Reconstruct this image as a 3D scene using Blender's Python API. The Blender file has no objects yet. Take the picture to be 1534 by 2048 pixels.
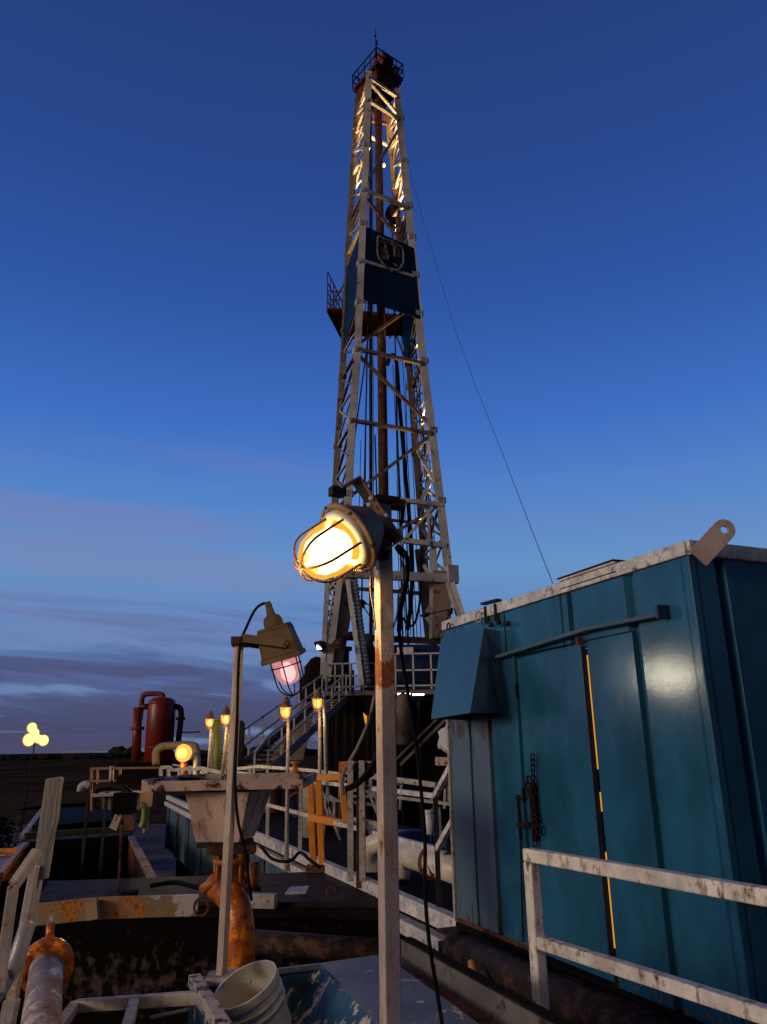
import bpy, bmesh, math, random
from mathutils import Vector, Matrix
random.seed(7)
SC = bpy.context.scene
COL = SC.collection
# ---------------------------------------------------------------- camera
FPX = 1510.0; TH = math.radians(17.3); RO = math.radians(0.9)
cth, sth = math.cos(TH), math.sin(TH)
Fw = Vector((0, cth, sth)); U0 = Vector((0, -sth, cth)); R0 = Vector((1, 0, 0))
Rt = R0*math.cos(RO) - U0*math.sin(RO); Up = U0*math.cos(RO) + R0*math.sin(RO)
cd = bpy.data.cameras.new('camera'); cam = bpy.data.objects.new('camera', cd); COL.objects.link(cam)
cd.sensor_fit = 'VERTICAL'; cd.sensor_height = 36; cd.lens = FPX/2048*36
cd.clip_start = 0.05; cd.clip_end = 6000
cam.matrix_world = Matrix(((Rt.x, Up.x, -Fw.x, 0), (Rt.y, Up.y, -Fw.y, 0), (Rt.z, Up.z, -Fw.z, 0), (0, 0, 0, 1)))
SC.camera = cam
# the world's origin is the eye; the walkway is 1.5 m below it, the ground 5.6 m below it
GZ = -5.6
def ray(u, v): return Rt*((u-767)/FPX) - Up*((v-1024)/FPX) + Fw
def at(u, v, y): d = ray(u, v); return d*(y/d.y)
def atz(u, v, z): d = ray(u, v); return d*(z/d.z)
def lin(c):
    f = lambda x: x/12.92 if x <= .04045 else ((x+.055)/1.055)**2.4
    return tuple(f(x/255.) for x in c)+(1,)
# ---------------------------------------------------------------- world
W = bpy.data.worlds.new('World'); SC.world = W; W.use_nodes = True
nt = W.node_tree; nt.nodes.clear(); N = nt.nodes.new; L = nt.links.new
tc = N('ShaderNodeTexCoord'); sp = N('ShaderNodeSeparateXYZ'); L(tc.outputs['Generated'], sp.inputs[0])
ramp = N('ShaderNodeValToRGB'); cr = ramp.color_ramp
stops = [(0, (76, 74, 98)), (.03, (70, 72, 104)), (.09, (84, 102, 150)), (.15, (96, 132, 188)), (.22, (102, 146, 198)), (.30, (84, 132, 200)), (.40, (62, 110, 193)), (.52, (48, 88, 166)), (.65, (40, 72, 142)), (.79, (35, 62, 121)), (.92, (12, 20, 46)), (1, (8, 14, 34))]  # top stops darkened to weaken the blue fill from overhead
while len(cr.elements) < len(stops): cr.elements.new(.5)
for e, (p, c) in zip(cr.elements, stops): e.position = p; e.color = lin(c)
L(sp.outputs['Z'], ramp.inputs[0])
# streaky dusk clouds low over the horizon
cmb = N('ShaderNodeCombineXYZ')
def mth(op, a, b=None, c=None):
    m = N('ShaderNodeMath'); m.operation = op
    for i, x in enumerate((a, b, c)):
        if x is None: continue
        if isinstance(x, (int, float)): m.inputs[i].default_value = x
        else: L(x, m.inputs[i])
    return m.outputs[0]
zz = mth('ADD', mth('MULTIPLY', sp.outputs['Z'], 30), mth('MULTIPLY', sp.outputs['X'], 2.0))
L(mth('MULTIPLY', sp.outputs['X'], 2.6), cmb.inputs[0]); L(mth('MULTIPLY', sp.outputs['Y'], 2.0), cmb.inputs[1]); L(zz, cmb.inputs[2])
nz = N('ShaderNodeTexNoise'); nz.inputs['Scale'].default_value = 1.15; nz.inputs['Detail'].default_value = 5; nz.inputs['Roughness'].default_value = .55; nz.inputs['Distortion'].default_value = .6
L(cmb.outputs[0], nz.inputs['Vector'])
def sstep(x, a, b):
    m = N('ShaderNodeMapRange'); m.interpolation_type = 'SMOOTHSTEP'
    L(x, m.inputs[0]); m.inputs[1].default_value = a; m.inputs[2].default_value = b
    return m.outputs[0]
lowmask = mth('MULTIPLY', sstep(sp.outputs['Z'], .22, .08), mth('ADD', mth('MULTIPLY', sstep(sp.outputs['X'], .20, -.12), .75), .25))
dark = mth('MULTIPLY', mth('MULTIPLY', sstep(nz.outputs['Fac'], .46, .60), lowmask), .82)
mix1 = N('ShaderNodeMixRGB'); L(dark, mix1.inputs[0]); L(ramp.outputs[0], mix1.inputs[1]); mix1.inputs[2].default_value = lin((74, 78, 114))
bright = mth('MULTIPLY', mth('MULTIPLY', sstep(nz.outputs['Fac'], .47, .36), lowmask), .62)
mix2 = N('ShaderNodeMixRGB'); L(bright, mix2.inputs[0]); L(mix1.outputs[0], mix2.inputs[1]); mix2.inputs[2].default_value = lin((118, 146, 192))
# faint pink veil higher up
nz2 = N('ShaderNodeTexNoise'); nz2.inputs['Scale'].default_value = .55; nz2.inputs['Detail'].default_value = 3; L(cmb.outputs[0], nz2.inputs['Vector'])
veil = mth('MULTIPLY', mth('MULTIPLY', sstep(nz2.outputs['Fac'], .47, .64), mth('MULTIPLY', sstep(sp.outputs['Z'], .42, .28), sstep(sp.outputs['Z'], .06, .2))), mth('ADD', mth('MULTIPLY', sstep(sp.outputs['X'], .15, -.3), .26), .12))
mix3 = N('ShaderNodeMixRGB'); L(veil, mix3.inputs[0]); L(mix2.outputs[0], mix3.inputs[1]); mix3.inputs[2].default_value = lin((128, 124, 172))
# afterglow on the side where the sun has set: behind the viewer, to the left
gd = Vector((-.83, -.56, 0)).normalized()
dt = N('ShaderNodeVectorMath'); dt.operation = 'DOT_PRODUCT'; L(tc.outputs['Generated'], dt.inputs[0]); dt.inputs[1].default_value = gd
back_dim = sstep(sp.outputs['Y'], .35, -.25)  # sky behind the viewer darkened to cut the blue fill light
mixn = N('ShaderNodeMixRGB'); L(mth('MULTIPLY', back_dim, .86), mixn.inputs[0]); L(mix3.outputs[0], mixn.inputs[1]); mixn.inputs[2].default_value = (.010, .012, .03, 1)
glow = mth('MULTIPLY', sstep(dt.outputs['Value'], .62, 1.0), sstep(sp.outputs['Z'], .5, .02))
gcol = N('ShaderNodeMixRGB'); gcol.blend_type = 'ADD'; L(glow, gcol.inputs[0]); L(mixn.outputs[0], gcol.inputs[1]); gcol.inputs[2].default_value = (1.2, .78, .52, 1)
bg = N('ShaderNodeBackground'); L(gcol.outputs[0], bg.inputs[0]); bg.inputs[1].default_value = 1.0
sky = N('ShaderNodeTexSky'); sky.sky_type = 'NISHITA'; sky.sun_disc = False
sky.sun_elevation = math.radians(1.0); sky.sun_rotation = math.atan2(gd.x, gd.y)
bg2 = N('ShaderNodeBackground'); L(sky.outputs[0], bg2.inputs[0]); bg2.inputs[1].default_value = .002
ad = N('ShaderNodeAddShader'); L(bg.outputs[0], ad.inputs[0]); L(bg2.outputs[0], ad.inputs[1])
wo = N('ShaderNodeOutputWorld'); L(ad.outputs[0], wo.inputs[0])
# last light of the set sun
sd = bpy.data.lights.new('sun', 'SUN'); sd.energy = .95; sd.angle = math.radians(12); sd.color = (1, .79, .60)
so = bpy.data.objects.new('sun', sd); COL.objects.link(so)
so.rotation_euler = (Vector((gd.x, gd.y, .20))).to_track_quat('Z', 'Y').to_euler()
vs = SC.view_settings; vs.view_transform = 'Standard'; vs.look = 'None'; vs.exposure = 0; vs.gamma = 1; vs.use_curve_mapping = False
SC.cycles.use_denoising = True
SC.cycles.max_bounces = 6; SC.cycles.transparent_max_bounces = 12
SC.cycles.sample_clamp_indirect = 4

# ---------------------------------------------------------------- materials
def srgbmix(nt, fac, a, b):
    m = nt.nodes.new('ShaderNodeMixRGB')
    for i, x in ((0, fac), (1, a), (2, b)):
        if isinstance(x, (int, float)): m.inputs[i].default_value = x
        elif isinstance(x, tuple): m.inputs[i].default_value = x+(1,) if len(x) == 3 else x
        else: nt.links.new(x, m.inputs[i])
    return m.outputs[0]
MATS = {}
def paint(name, base, rough=.55, metal=0., rust=.15, rustcol=(.10, .035, .015), under=None, scale=6., speck=.3, streak=1., bump=.15, var=.25, coat=0, edge=.03, spec=None, dent=0):
    """painted or bare metal: tonal drift, patches where the paint is gone, dark specks, fine bump"""
    m = bpy.data.materials.new(name); m.use_nodes = True; nt = m.node_tree
    b = nt.nodes['Principled BSDF']; N = nt.nodes.new; L = nt.links.new
    tc = N('ShaderNodeTexCoord'); mp = N('ShaderNodeMapping'); L(tc.outputs['Object'], mp.inputs[0]); mp.inputs['Scale'].default_value = (1, 1, streak)
    def noise(s, d=6, r=.6):
        n = N('ShaderNodeTexNoise'); n.inputs['Scale'].default_value = s; n.inputs['Detail'].default_value = d; n.inputs['Roughness'].default_value = r
        L(mp.outputs[0], n.inputs['Vector']); return n.outputs['Fac']
    def rng(x, a, bb, lo=0, hi=1):
        k = N('ShaderNodeMapRange'); k.clamp = True; L(x, k.inputs[0]); k.inputs[1].default_value = a; k.inputs[2].default_value = bb; k.inputs[3].default_value = lo; k.inputs[4].default_value = hi
        return k.outputs[0]
    n1 = noise(scale, 8, .65); n2 = noise(scale*.35, 4); n3 = noise(scale*9, 3, .7)
    dk = tuple(c*(1-var) for c in base); lt = tuple(min(1, c*(1+var)) for c in base)
    col = srgbmix(nt, rng(n2, .35, .65), dk, lt)
    th = .72-.42*rust
    rfac = rng(n1, th-edge, th+edge)
    rc = srgbmix(nt, rng(n3, .35, .65), tuple(c*.45 for c in rustcol), tuple(min(1, c*1.7) for c in rustcol))
    if under:
        uf = rng(n1, th-edge-.09, th-edge-.06); col = srgbmix(nt, uf, col, under)
    if rust > 0: col = srgbmix(nt, rfac, col, rc)
    if speck: col = srgbmix(nt, rng(n3, .60, .72, 0, speck), col, tuple(c*.25 for c in rustcol))
    L(col, b.inputs['Base Color'])
    if rust > 0: L(rng(n1, th-.1, th+.1, rough, min(1, rough+.3)), b.inputs['Roughness'])
    else: b.inputs['Roughness'].default_value = rough
    b.inputs['Metallic'].default_value = metal
    if spec is None: spec = .5 if max(base) > .11 or rough < .5 else .06
    b.inputs['Specular IOR Level'].default_value = spec
    if coat: b.inputs['Coat Weight'].default_value = coat; b.inputs['Coat Roughness'].default_value = .15
    if bump:
        bn = N('ShaderNodeBump'); bn.inputs['Strength'].default_value = bump; bn.inputs['Distance'].default_value = .01
        hh = N('ShaderNodeMath'); hh.operation = 'ADD'; L(n1, hh.inputs[0]); L(n3, hh.inputs[1]); L(hh.outputs[0], bn.inputs['Height']); L(bn.outputs[0], b.inputs['Normal'])
    if dent:
        nd = N('ShaderNodeTexNoise'); nd.inputs['Scale'].default_value = 1.6; nd.inputs['Detail'].default_value = 2; L(tc.outputs['Object'], nd.inputs['Vector'])
        b2 = N('ShaderNodeBump'); b2.inputs['Strength'].default_value = .12; b2.inputs['Distance'].default_value = .03*dent; L(nd.outputs['Fac'], b2.inputs['Height']); L(bn.outputs[0], b2.inputs['Normal']); L(b2.outputs[0], b.inputs['Normal'])
    MATS[name] = m; return m
def glowmat(name, col, strength, trans=0.):
    m = bpy.data.materials.new(name); m.use_nodes = True; nt = m.node_tree; nt.nodes.clear()
    e = nt.nodes.new('ShaderNodeEmission'); e.inputs[0].default_value = col+(1,); e.inputs[1].default_value = strength
    o = nt.nodes.new('ShaderNodeOutputMaterial')
    if trans:
        t = nt.nodes.new('ShaderNodeBsdfTransparent'); g = nt.nodes.new('ShaderNodeMixShader'); g.inputs[0].default_value = 1-trans
        t.inputs[0].default_value = tuple(.5+.5*c for c in col)+(1,)
        nt.links.new(t.outputs[0], g.inputs[1]); nt.links.new(e.outputs[0], g.inputs[2]); nt.links.new(g.outputs[0], o.inputs[0])
    else: nt.links.new(e.outputs[0], o.inputs[0])
    MATS[name] = m; return m
M = MATS
paint('old_white', (.43, .40, .37), .5, 0, .22, (.08, .035, .02), under=(.36, .29, .23), scale=20, speck=.65, edge=.015)
paint('post_white', (.44, .375, .345), .55, 0, .15, (.10, .045, .025), under=(.40, .31, .25), scale=24, speck=.85, bump=.4, streak=.5)
paint('rail_white', (.74, .72, .68), .42, 0, .17, (.05, .03, .022), under=(.42, .38, .32), scale=26, speck=.75, bump=.4, edge=.015, streak=.6)
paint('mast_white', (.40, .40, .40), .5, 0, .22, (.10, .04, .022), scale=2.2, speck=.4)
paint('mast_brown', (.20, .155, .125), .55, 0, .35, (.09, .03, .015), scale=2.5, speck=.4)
paint('rust', (.12, .04, .018), .7, .2, .4, (.04, .018, .01), scale=8, speck=.5, bump=.4)
paint('crown_rust', (.16, .035, .016), .6, 0, .3, (.05, .015, .01), scale=3, speck=.3)
paint('dark_steel', (.035, .03, .028), .55, .3, .3, (.05, .022, .013), scale=6, speck=.3)
paint('black_dirty', (.010, .008, .007), .8, 0, .2, (.022, .012, .008), scale=4, speck=.3)
paint('housing', (.30, .20, .12), .62, 0, .12, (.04, .02, .012), scale=18, speck=.3, bump=.2)
paint('container_blue', (.018, .105, .200), .135, 0, 0, (.04, .035, .035), dent=1, scale=9, speck=.35, streak=.5, bump=.025, var=.26, edge=.012)
paint('container_grey', (.085, .145, .205), .35, 0, .06, (.05, .035, .03), scale=5.5, speck=.3, streak=.4, bump=.04, var=.14)
paint('hood_blue', (.035, .120, .195), .38, 0, .05, (.05, .03, .02), scale=4, speck=.2, bump=.04, var=.1)
paint('trim_white', (.66, .65, .62), .4, 0, .20, (.08, .05, .035), under=(.5, .48, .45), scale=18, speck=.4)
paint('tank_blue', (.05, .11, .18), .45, 0, .28, (.02, .015, .015), under=(.09, .12, .15), scale=5, speck=.5, streak=.25)
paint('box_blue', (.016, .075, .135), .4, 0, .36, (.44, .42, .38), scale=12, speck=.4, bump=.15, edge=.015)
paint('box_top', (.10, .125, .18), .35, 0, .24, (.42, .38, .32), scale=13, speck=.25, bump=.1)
paint('panel_blue', (.006, .026, .062), .5, 0, .20, (.05, .015, .012), scale=1.1, speck=.2)
paint('orange', (.85, .26, .008), .24, 0, .36, (.20, .035, .008), scale=9, speck=.5, bump=.25, under=(.42, .10, .01))
paint('gate_orange', (.80, .27, .010), .45, 0, .18, (.14, .04, .012), scale=9, speck=.4)
paint('yellow_white', (.66, .57, .51), .5, 0, .36, (.55, .20, .02), under=(.40, .28, .15), scale=3.2, speck=.5)
paint('hopper_white', (.66, .49, .42), .55, 0, .16, (.12, .05, .03), under=(.36, .24, .20), scale=9, speck=.5, streak=.4, edge=.015)
paint('hopper_rim', (.56, .41, .36), .6, 0, .40, (.05, .02, .012), scale=9, speck=.6)
paint('vessel_red', (.22, .018, .008), .38, 0, .12, (.09, .02, .01), scale=2, speck=.2)
paint('deck_plate', (.028, .024, .025), .62, .0, .22, (.026, .02, .018), scale=3.5, speck=.5, bump=.5)
paint('tank_dirty', (.005, .004, .004), .75, 0, .25, (.022, .014, .012), scale=5, speck=.5, bump=.4, edge=.02, spec=.03)
paint('bin_rust', (.06, .024, .012), .8, 0, .4, (.20, .06, .018), scale=1.5, speck=.4, bump=.3)
paint('bin_black', (.006, .005, .005), .8, 0, .2, (.012, .006, .004), scale=1.5, speck=.2)
paint('bucket', (.52, .53, .51), .4, 0, .26, (.30, .25, .20), scale=14, speck=.35, bump=.1)
paint('bucket_inside', (.40, .39, .34), .5, 0, .14, (.20, .17, .12), scale=10, speck=.35, bump=.1)
paint('rubber', (.008, .007, .007), .6, 0, 0, speck=0, bump=0, var=.1)
paint('lamp_dark', (.085, .068, .055), .6, 0, .12, (.04, .02, .012), scale=18, speck=.3, bump=.2)
paint('cable_tan', (.30, .17, .07), .5, 0, 0, speck=0, bump=0)
paint('chain_rust', (.028, .016, .012), .7, .5, .3, (.06, .02, .01), scale=30)
paint('yellow_dim', (.16, .12, .07), .6, 0, .2, (.05, .03, .02), scale=5)
paint('dark_blue', (.012, .022, .075), .4, 0, .1, (.02, .02, .03), scale=2)
paint('blue_pale', (.10, .17, .24), .45, 0, .15, (.05, .03, .02), scale=4)
paint('green_paint', (.06, .085, .03), .55, 0, .3, (.05, .03, .01), scale=3)
paint('green_bright', (.16, .20, .03), .5, 0, .1, (.1, .08, .02), scale=6)
paint('white_clean', (.7, .69, .66), .4, 0, .05, scale=5, speck=.2)
paint('plastic_sheet', (.62, .62, .66), .35, 0, 0, speck=.1, bump=.4, scale=14)
paint('pipe_white', (.62, .58, .50), .38, 0, .22, (.30, .15, .05), scale=6, speck=.4)
paint('pipe_rusty', (.030, .022, .020), .6, .2, .42, (.10, .055, .045), scale=9, speck=.7, bump=.5, edge=.06)
paint('wood', (.27, .26, .24), .7, 0, .14, (.10, .075, .06), scale=10, streak=.12, speck=.5, bump=.5)
glowmat('bulb_white', (1, .88, .58), 9)
glowmat('glass_yellow', (1, .52, .04), 1.15, .45)
glowmat('glass_pink', (1, .40, .42), .75, .40)
glowmat('bulb_pink', (1, .80, .76), 2.2)
glowmat('bulb_warm', (1, .78, .34), 4)
glowmat('glass_warm', (1, .50, .08), 1.3, .35)
glowmat('bulb_small', (1, .62, .16), 4)
glowmat('tube_white', (.92, .96, 1), 5)
glowmat('flood', (1, .70, .20), 2.2)
glowmat('flood_halo', (1, .60, .12), 1.0)  # amber emission imitating the glow round a lamp's core
glowmat('yellow_glow', (1, .40, .02), .8)
glowmat('flood_amber', (1, .66, .08), 3.2)
# post paint with its own rust patches at two heights
def post_mat():
    m = M['post_white'].copy(); m.name = 'post_paint_rust_patches'; nt = m.node_tree; b = nt.nodes['Principled BSDF']; N = nt.nodes.new; L = nt.links.new
    old = b.inputs['Base Color'].links[0].from_socket
    tc = N('ShaderNodeTexCoord'); sp = N('ShaderNodeSeparateXYZ'); L(tc.outputs['Object'], sp.inputs[0])
    nz = N('ShaderNodeTexNoise'); nz.inputs['Scale'].default_value = 22; nz.inputs['Detail'].default_value = 6; L(tc.outputs['Object'], nz.inputs['Vector'])
    def band(z0, w):
        a = N('ShaderNodeMath'); a.operation = 'SUBTRACT'; L(sp.outputs['Z'], a.inputs[0]); a.inputs[1].default_value = z0
        c = N('ShaderNodeMath'); c.operation = 'ABSOLUTE'; L(a.outputs[0], c.inputs[0])
        r = N('ShaderNodeMapRange'); L(c.outputs[0], r.inputs[0]); r.inputs[1].default_value = 0; r.inputs[2].default_value = w; r.inputs[3].default_value = .42; r.inputs[4].default_value = 0; return r.outputs[0]
    def mx(a, b_): k = N('ShaderNodeMath'); k.operation = 'MAXIMUM'; L(a, k.inputs[0]); L(b_, k.inputs[1]); return k.outputs[0]
    s = mx(band(POST_RUST[0], .085), band(POST_RUST[1], .10))
    ad = N('ShaderNodeMath'); ad.operation = 'ADD'; L(nz.outputs['Fac'], ad.inputs[0]); L(s, ad.inputs[1])
    r = N('ShaderNodeMapRange'); L(ad.outputs[0], r.inputs[0]); r.inputs[1].default_value = .70; r.inputs[2].default_value = .76
    n2 = N('ShaderNodeTexNoise'); n2.inputs['Scale'].default_value = 60; L(tc.outputs['Object'], n2.inputs['Vector'])
    rc = srgbmix(nt, n2.outputs['Fac'], (.05, .018, .01), (.50, .15, .03))
    L(srgbmix(nt, r.outputs[0], old, rc), b.inputs['Base Color']); return m

def banded(src, name, bands, ca, cb, scale=14, streak=.35, lo=.70, hi=.80):
    """a paint with ragged stains round given heights (local z)"""
    m = M[src].copy(); m.name = name; nt = m.node_tree; b = nt.nodes['Principled BSDF']; N = nt.nodes.new; L = nt.links.new
    old = b.inputs['Base Color'].links[0].from_socket; tc = N('ShaderNodeTexCoord'); sp = N('ShaderNodeSeparateXYZ'); L(tc.outputs['Object'], sp.inputs[0])
    mp = N('ShaderNodeMapping'); L(tc.outputs['Object'], mp.inputs[0]); mp.inputs['Scale'].default_value = (1, 1, streak)
    nz = N('ShaderNodeTexNoise'); nz.inputs['Scale'].default_value = scale; nz.inputs['Detail'].default_value = 7; L(mp.outputs[0], nz.inputs['Vector'])
    cur = None
    for z0, w, st in bands:
        a = N('ShaderNodeMath'); a.operation = 'SUBTRACT'; L(sp.outputs['Z'], a.inputs[0]); a.inputs[1].default_value = z0
        c = N('ShaderNodeMath'); c.operation = 'ABSOLUTE'; L(a.outputs[0], c.inputs[0])
        r = N('ShaderNodeMapRange'); L(c.outputs[0], r.inputs[0]); r.inputs[1].default_value = 0; r.inputs[2].default_value = w; r.inputs[3].default_value = st; r.inputs[4].default_value = 0
        if cur is None: cur = r.outputs[0]
        else: k = N('ShaderNodeMath'); k.operation = 'MAXIMUM'; L(cur, k.inputs[0]); L(r.outputs[0], k.inputs[1]); cur = k.outputs[0]
    ad = N('ShaderNodeMath'); ad.operation = 'ADD'; L(nz.outputs['Fac'], ad.inputs[0]); L(cur, ad.inputs[1])
    r = N('ShaderNodeMapRange'); L(ad.outputs[0], r.inputs[0]); r.inputs[1].default_value = lo; r.inputs[2].default_value = hi
    n2 = N('ShaderNodeTexNoise'); n2.inputs['Scale'].default_value = scale*3; L(tc.outputs['Object'], n2.inputs['Vector'])
    L(srgbmix(nt, r.outputs[0], old, srgbmix(nt, n2.outputs['Fac'], ca, cb)), b.inputs['Base Color']); MATS[name] = m; return m
# ---------------------------------------------------------------- mesh builder
class MB:
    def __init__(s): s.v = []; s.f = []; s.sm = []
    def add(s, vs, fs, smooth=False):
        n = len(s.v); s.v += [Vector(v) for v in vs]; s.f += [tuple(i+n for i in f) for f in fs]; s.sm += [smooth]*len(fs); return s
    def beam(s, a, b, w, h=None, up=Vector((0, 0, 1))):
        a = Vector(a); b = Vector(b); h = h or w; d = (b-a).normalized()
        if abs(d.dot(up)) > .98: up = Vector((0, 1, 0)) if abs(d.y) < .9 else Vector((1, 0, 0))
        x = d.cross(up).normalized(); y = x.cross(d).normalized(); vs = []
        for p in (a, b):
            for i, j in ((-1, -1), (1, -1), (1, 1), (-1, 1)): vs.append(p+x*(w/2*i)+y*(h/2*j))
        return s.add(vs, [(0, 1, 2, 3)[::-1], (4, 5, 6, 7), (0, 1, 5, 4), (1, 2, 6, 5), (2, 3, 7, 6), (3, 0, 4, 7)])
    def box(s, c, size, rz=0):
        c = Vector(c); x, y, z = [k/2 for k in size]; R = Matrix.Rotation(rz, 3, 'Z')
        vs = [c+R@Vector((i*x, j*y, k*z)) for k in (-1, 1) for i, j in ((-1, -1), (1, -1), (1, 1), (-1, 1))]
        return s.add(vs, [(3, 2, 1, 0), (4, 5, 6, 7), (0, 1, 5, 4), (1, 2, 6, 5), (2, 3, 7, 6), (3, 0, 4, 7)])
    def hexa(s, q0, q1):
        """solid between two quads"""
        return s.add(list(q0)+list(q1), [(3, 2, 1, 0), (4, 5, 6, 7), (0, 1, 5, 4), (1, 2, 6, 5), (2, 3, 7, 6), (3, 0, 4, 7)])
    def prism(s, pts, off):
        n = len(pts); pts = [Vector(p) for p in pts]; off = Vector(off)
        return s.add(pts+[p+off for p in pts], [tuple(range(n))[::-1], tuple(range(n, 2*n))]+[(i, (i+1) % n, n+(i+1) % n, n+i) for i in range(n)])
    def lathe(s, o, axis, prof, seg=20, smooth=True, cap=True):
        o = Vector(o); a = Vector(axis).normalized(); x = a.orthogonal().normalized(); y = a.cross(x); vs = []; fs = []
        for d, r in prof:
            for k in range(seg):
                t = 2*math.pi*k/seg; vs.append(o+a*d+x*(r*math.cos(t))+y*(r*math.sin(t)))
        for i in range(len(prof)-1):
            for k in range(seg):
                fs.append((i*seg+k, i*seg+(k+1) % seg, (i+1)*seg+(k+1) % seg, (i+1)*seg+k))
        s.add(vs, fs, smooth)
        if cap:
            n = len(s.v)-len(vs); m = (len(prof)-1)*seg
            s.f.append(tuple(n+k for k in range(seg))[::-1]); s.f.append(tuple(n+m+k for k in range(seg))); s.sm += [False, False]
        return s
    def cyl(s, a, b, r, r2=None, seg=12):
        a = Vector(a); b = Vector(b); return s.lathe(a, b-a, [(0, r), ((b-a).length, r if r2 is None else r2)], seg)
    def tube(s, pts, r, seg=8, closed=False, flat=None):
        pts = [Vector(p) for p in pts]; n = len(pts); vs = []; fs = []; prev = None
        for i, p in enumerate(pts):
            if closed: t = pts[(i+1) % n]-pts[i-1]
            else: t = pts[min(i+1, n-1)]-pts[max(i-1, 0)]
            t.normalize()
            if prev is None: x = t.orthogonal().normalized()
            else:
                x = prev-t*prev.dot(t); x = x.normalized() if x.length > 1e-6 else t.orthogonal().normalized()
            prev = x; y = t.cross(x)
            for k in range(seg):
                q = 2*math.pi*k/seg; vs.append(p+x*(r*math.cos(q))+y*(r*math.sin(q)))
        m = n if closed else n-1
        for i in range(m):
            j = (i+1) % n
            for k in range(seg): fs.append((i*seg+k, i*seg+(k+1) % seg, j*seg+(k+1) % seg, j*seg+k))
        if not closed: fs.append(tuple(range(seg))[::-1]); fs.append(tuple((n-1)*seg+k for k in range(seg)))
        return s.add(vs, fs, True)
    def build(s, name, mat, parent=None, bevel=0, origin=None):
        me = bpy.data.meshes.new(name)
        wl = world_loc(parent) if parent else (Vector(origin) if origin is not None else base_of(s.v))
        me.from_pydata([v-wl for v in s.v], [], s.f); me.polygons.foreach_set('use_smooth', s.sm); me.update()
        bm = bmesh.new(); bm.from_mesh(me); bmesh.ops.recalc_face_normals(bm, faces=bm.faces); bm.to_mesh(me); bm.free()
        me.materials.append(M[mat] if isinstance(mat, str) else mat)
        o = bpy.data.objects.new(name, me); COL.objects.link(o)
        if parent: o.parent = parent
        else: o.location = wl
        if bevel:
            b = o.modifiers.new('bevel', 'BEVEL'); b.width = bevel; b.segments = 2; b.limit_method = 'ANGLE'
        return o
def base_of(vs):
    z = min(v.z for v in vs); return Vector((sum(v.x for v in vs)/len(vs), sum(v.y for v in vs)/len(vs), z))
def world_loc(o):
    l = Vector((0, 0, 0))
    while o: l += o.location; o = o.parent
    return l
def tag(o, label=None, cat=None, group=None, kind=None):
    if label: o['label'] = label
    if cat: o['category'] = cat
    if group: o['group'] = group
    if kind: o['kind'] = kind
    return o
def thing(name, label, cat, loc, group=None):
    o = bpy.data.objects.new(name, None); COL.objects.link(o); o.location = loc; o.empty_display_size = .2
    return tag(o, label, cat, group)
def kids(o): return [c for c in bpy.data.objects if c.parent == o]
def copy_tree(o, parent=None):
    c = o.copy(); COL.objects.link(c); c.parent = parent
    for k in kids(o): copy_tree(k, c)
    return c
def point_light(parent, loc, energy, col, r=.05, kind='POINT', dirn=None, size=1.2, name='lamp_light'):
    l = bpy.data.lights.new(name, kind); l.energy = energy; l.color = col; l.shadow_soft_size = r
    o = bpy.data.objects.new(name, l); COL.objects.link(o)
    if parent: o.parent = parent; o.location = Vector(loc)-world_loc(parent)
    else: o.location = loc
    if kind == 'SPOT': l.spot_size = size; l.spot_blend = .6; o.rotation_euler = (-Vector(dirn)).to_track_quat('Z', 'Y').to_euler()
    return o
def curve(pts, n=8):
    """smooth path through points (Catmull-Rom)"""
    P = [Vector(p) for p in pts]; P = [P[0]*2-P[1]]+P+[P[-1]*2-P[-2]]; out = []
    for i in range(1, len(P)-2):
        for k in range(n):
            t = k/n; a, b, c, d = P[i-1:i+3]
            out.append(.5*((2*b)+(c-a)*t+(2*a-5*b+4*c-d)*t*t+(3*b-a-3*c+d)*t**3))
    out.append(P[-2]); return out

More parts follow.
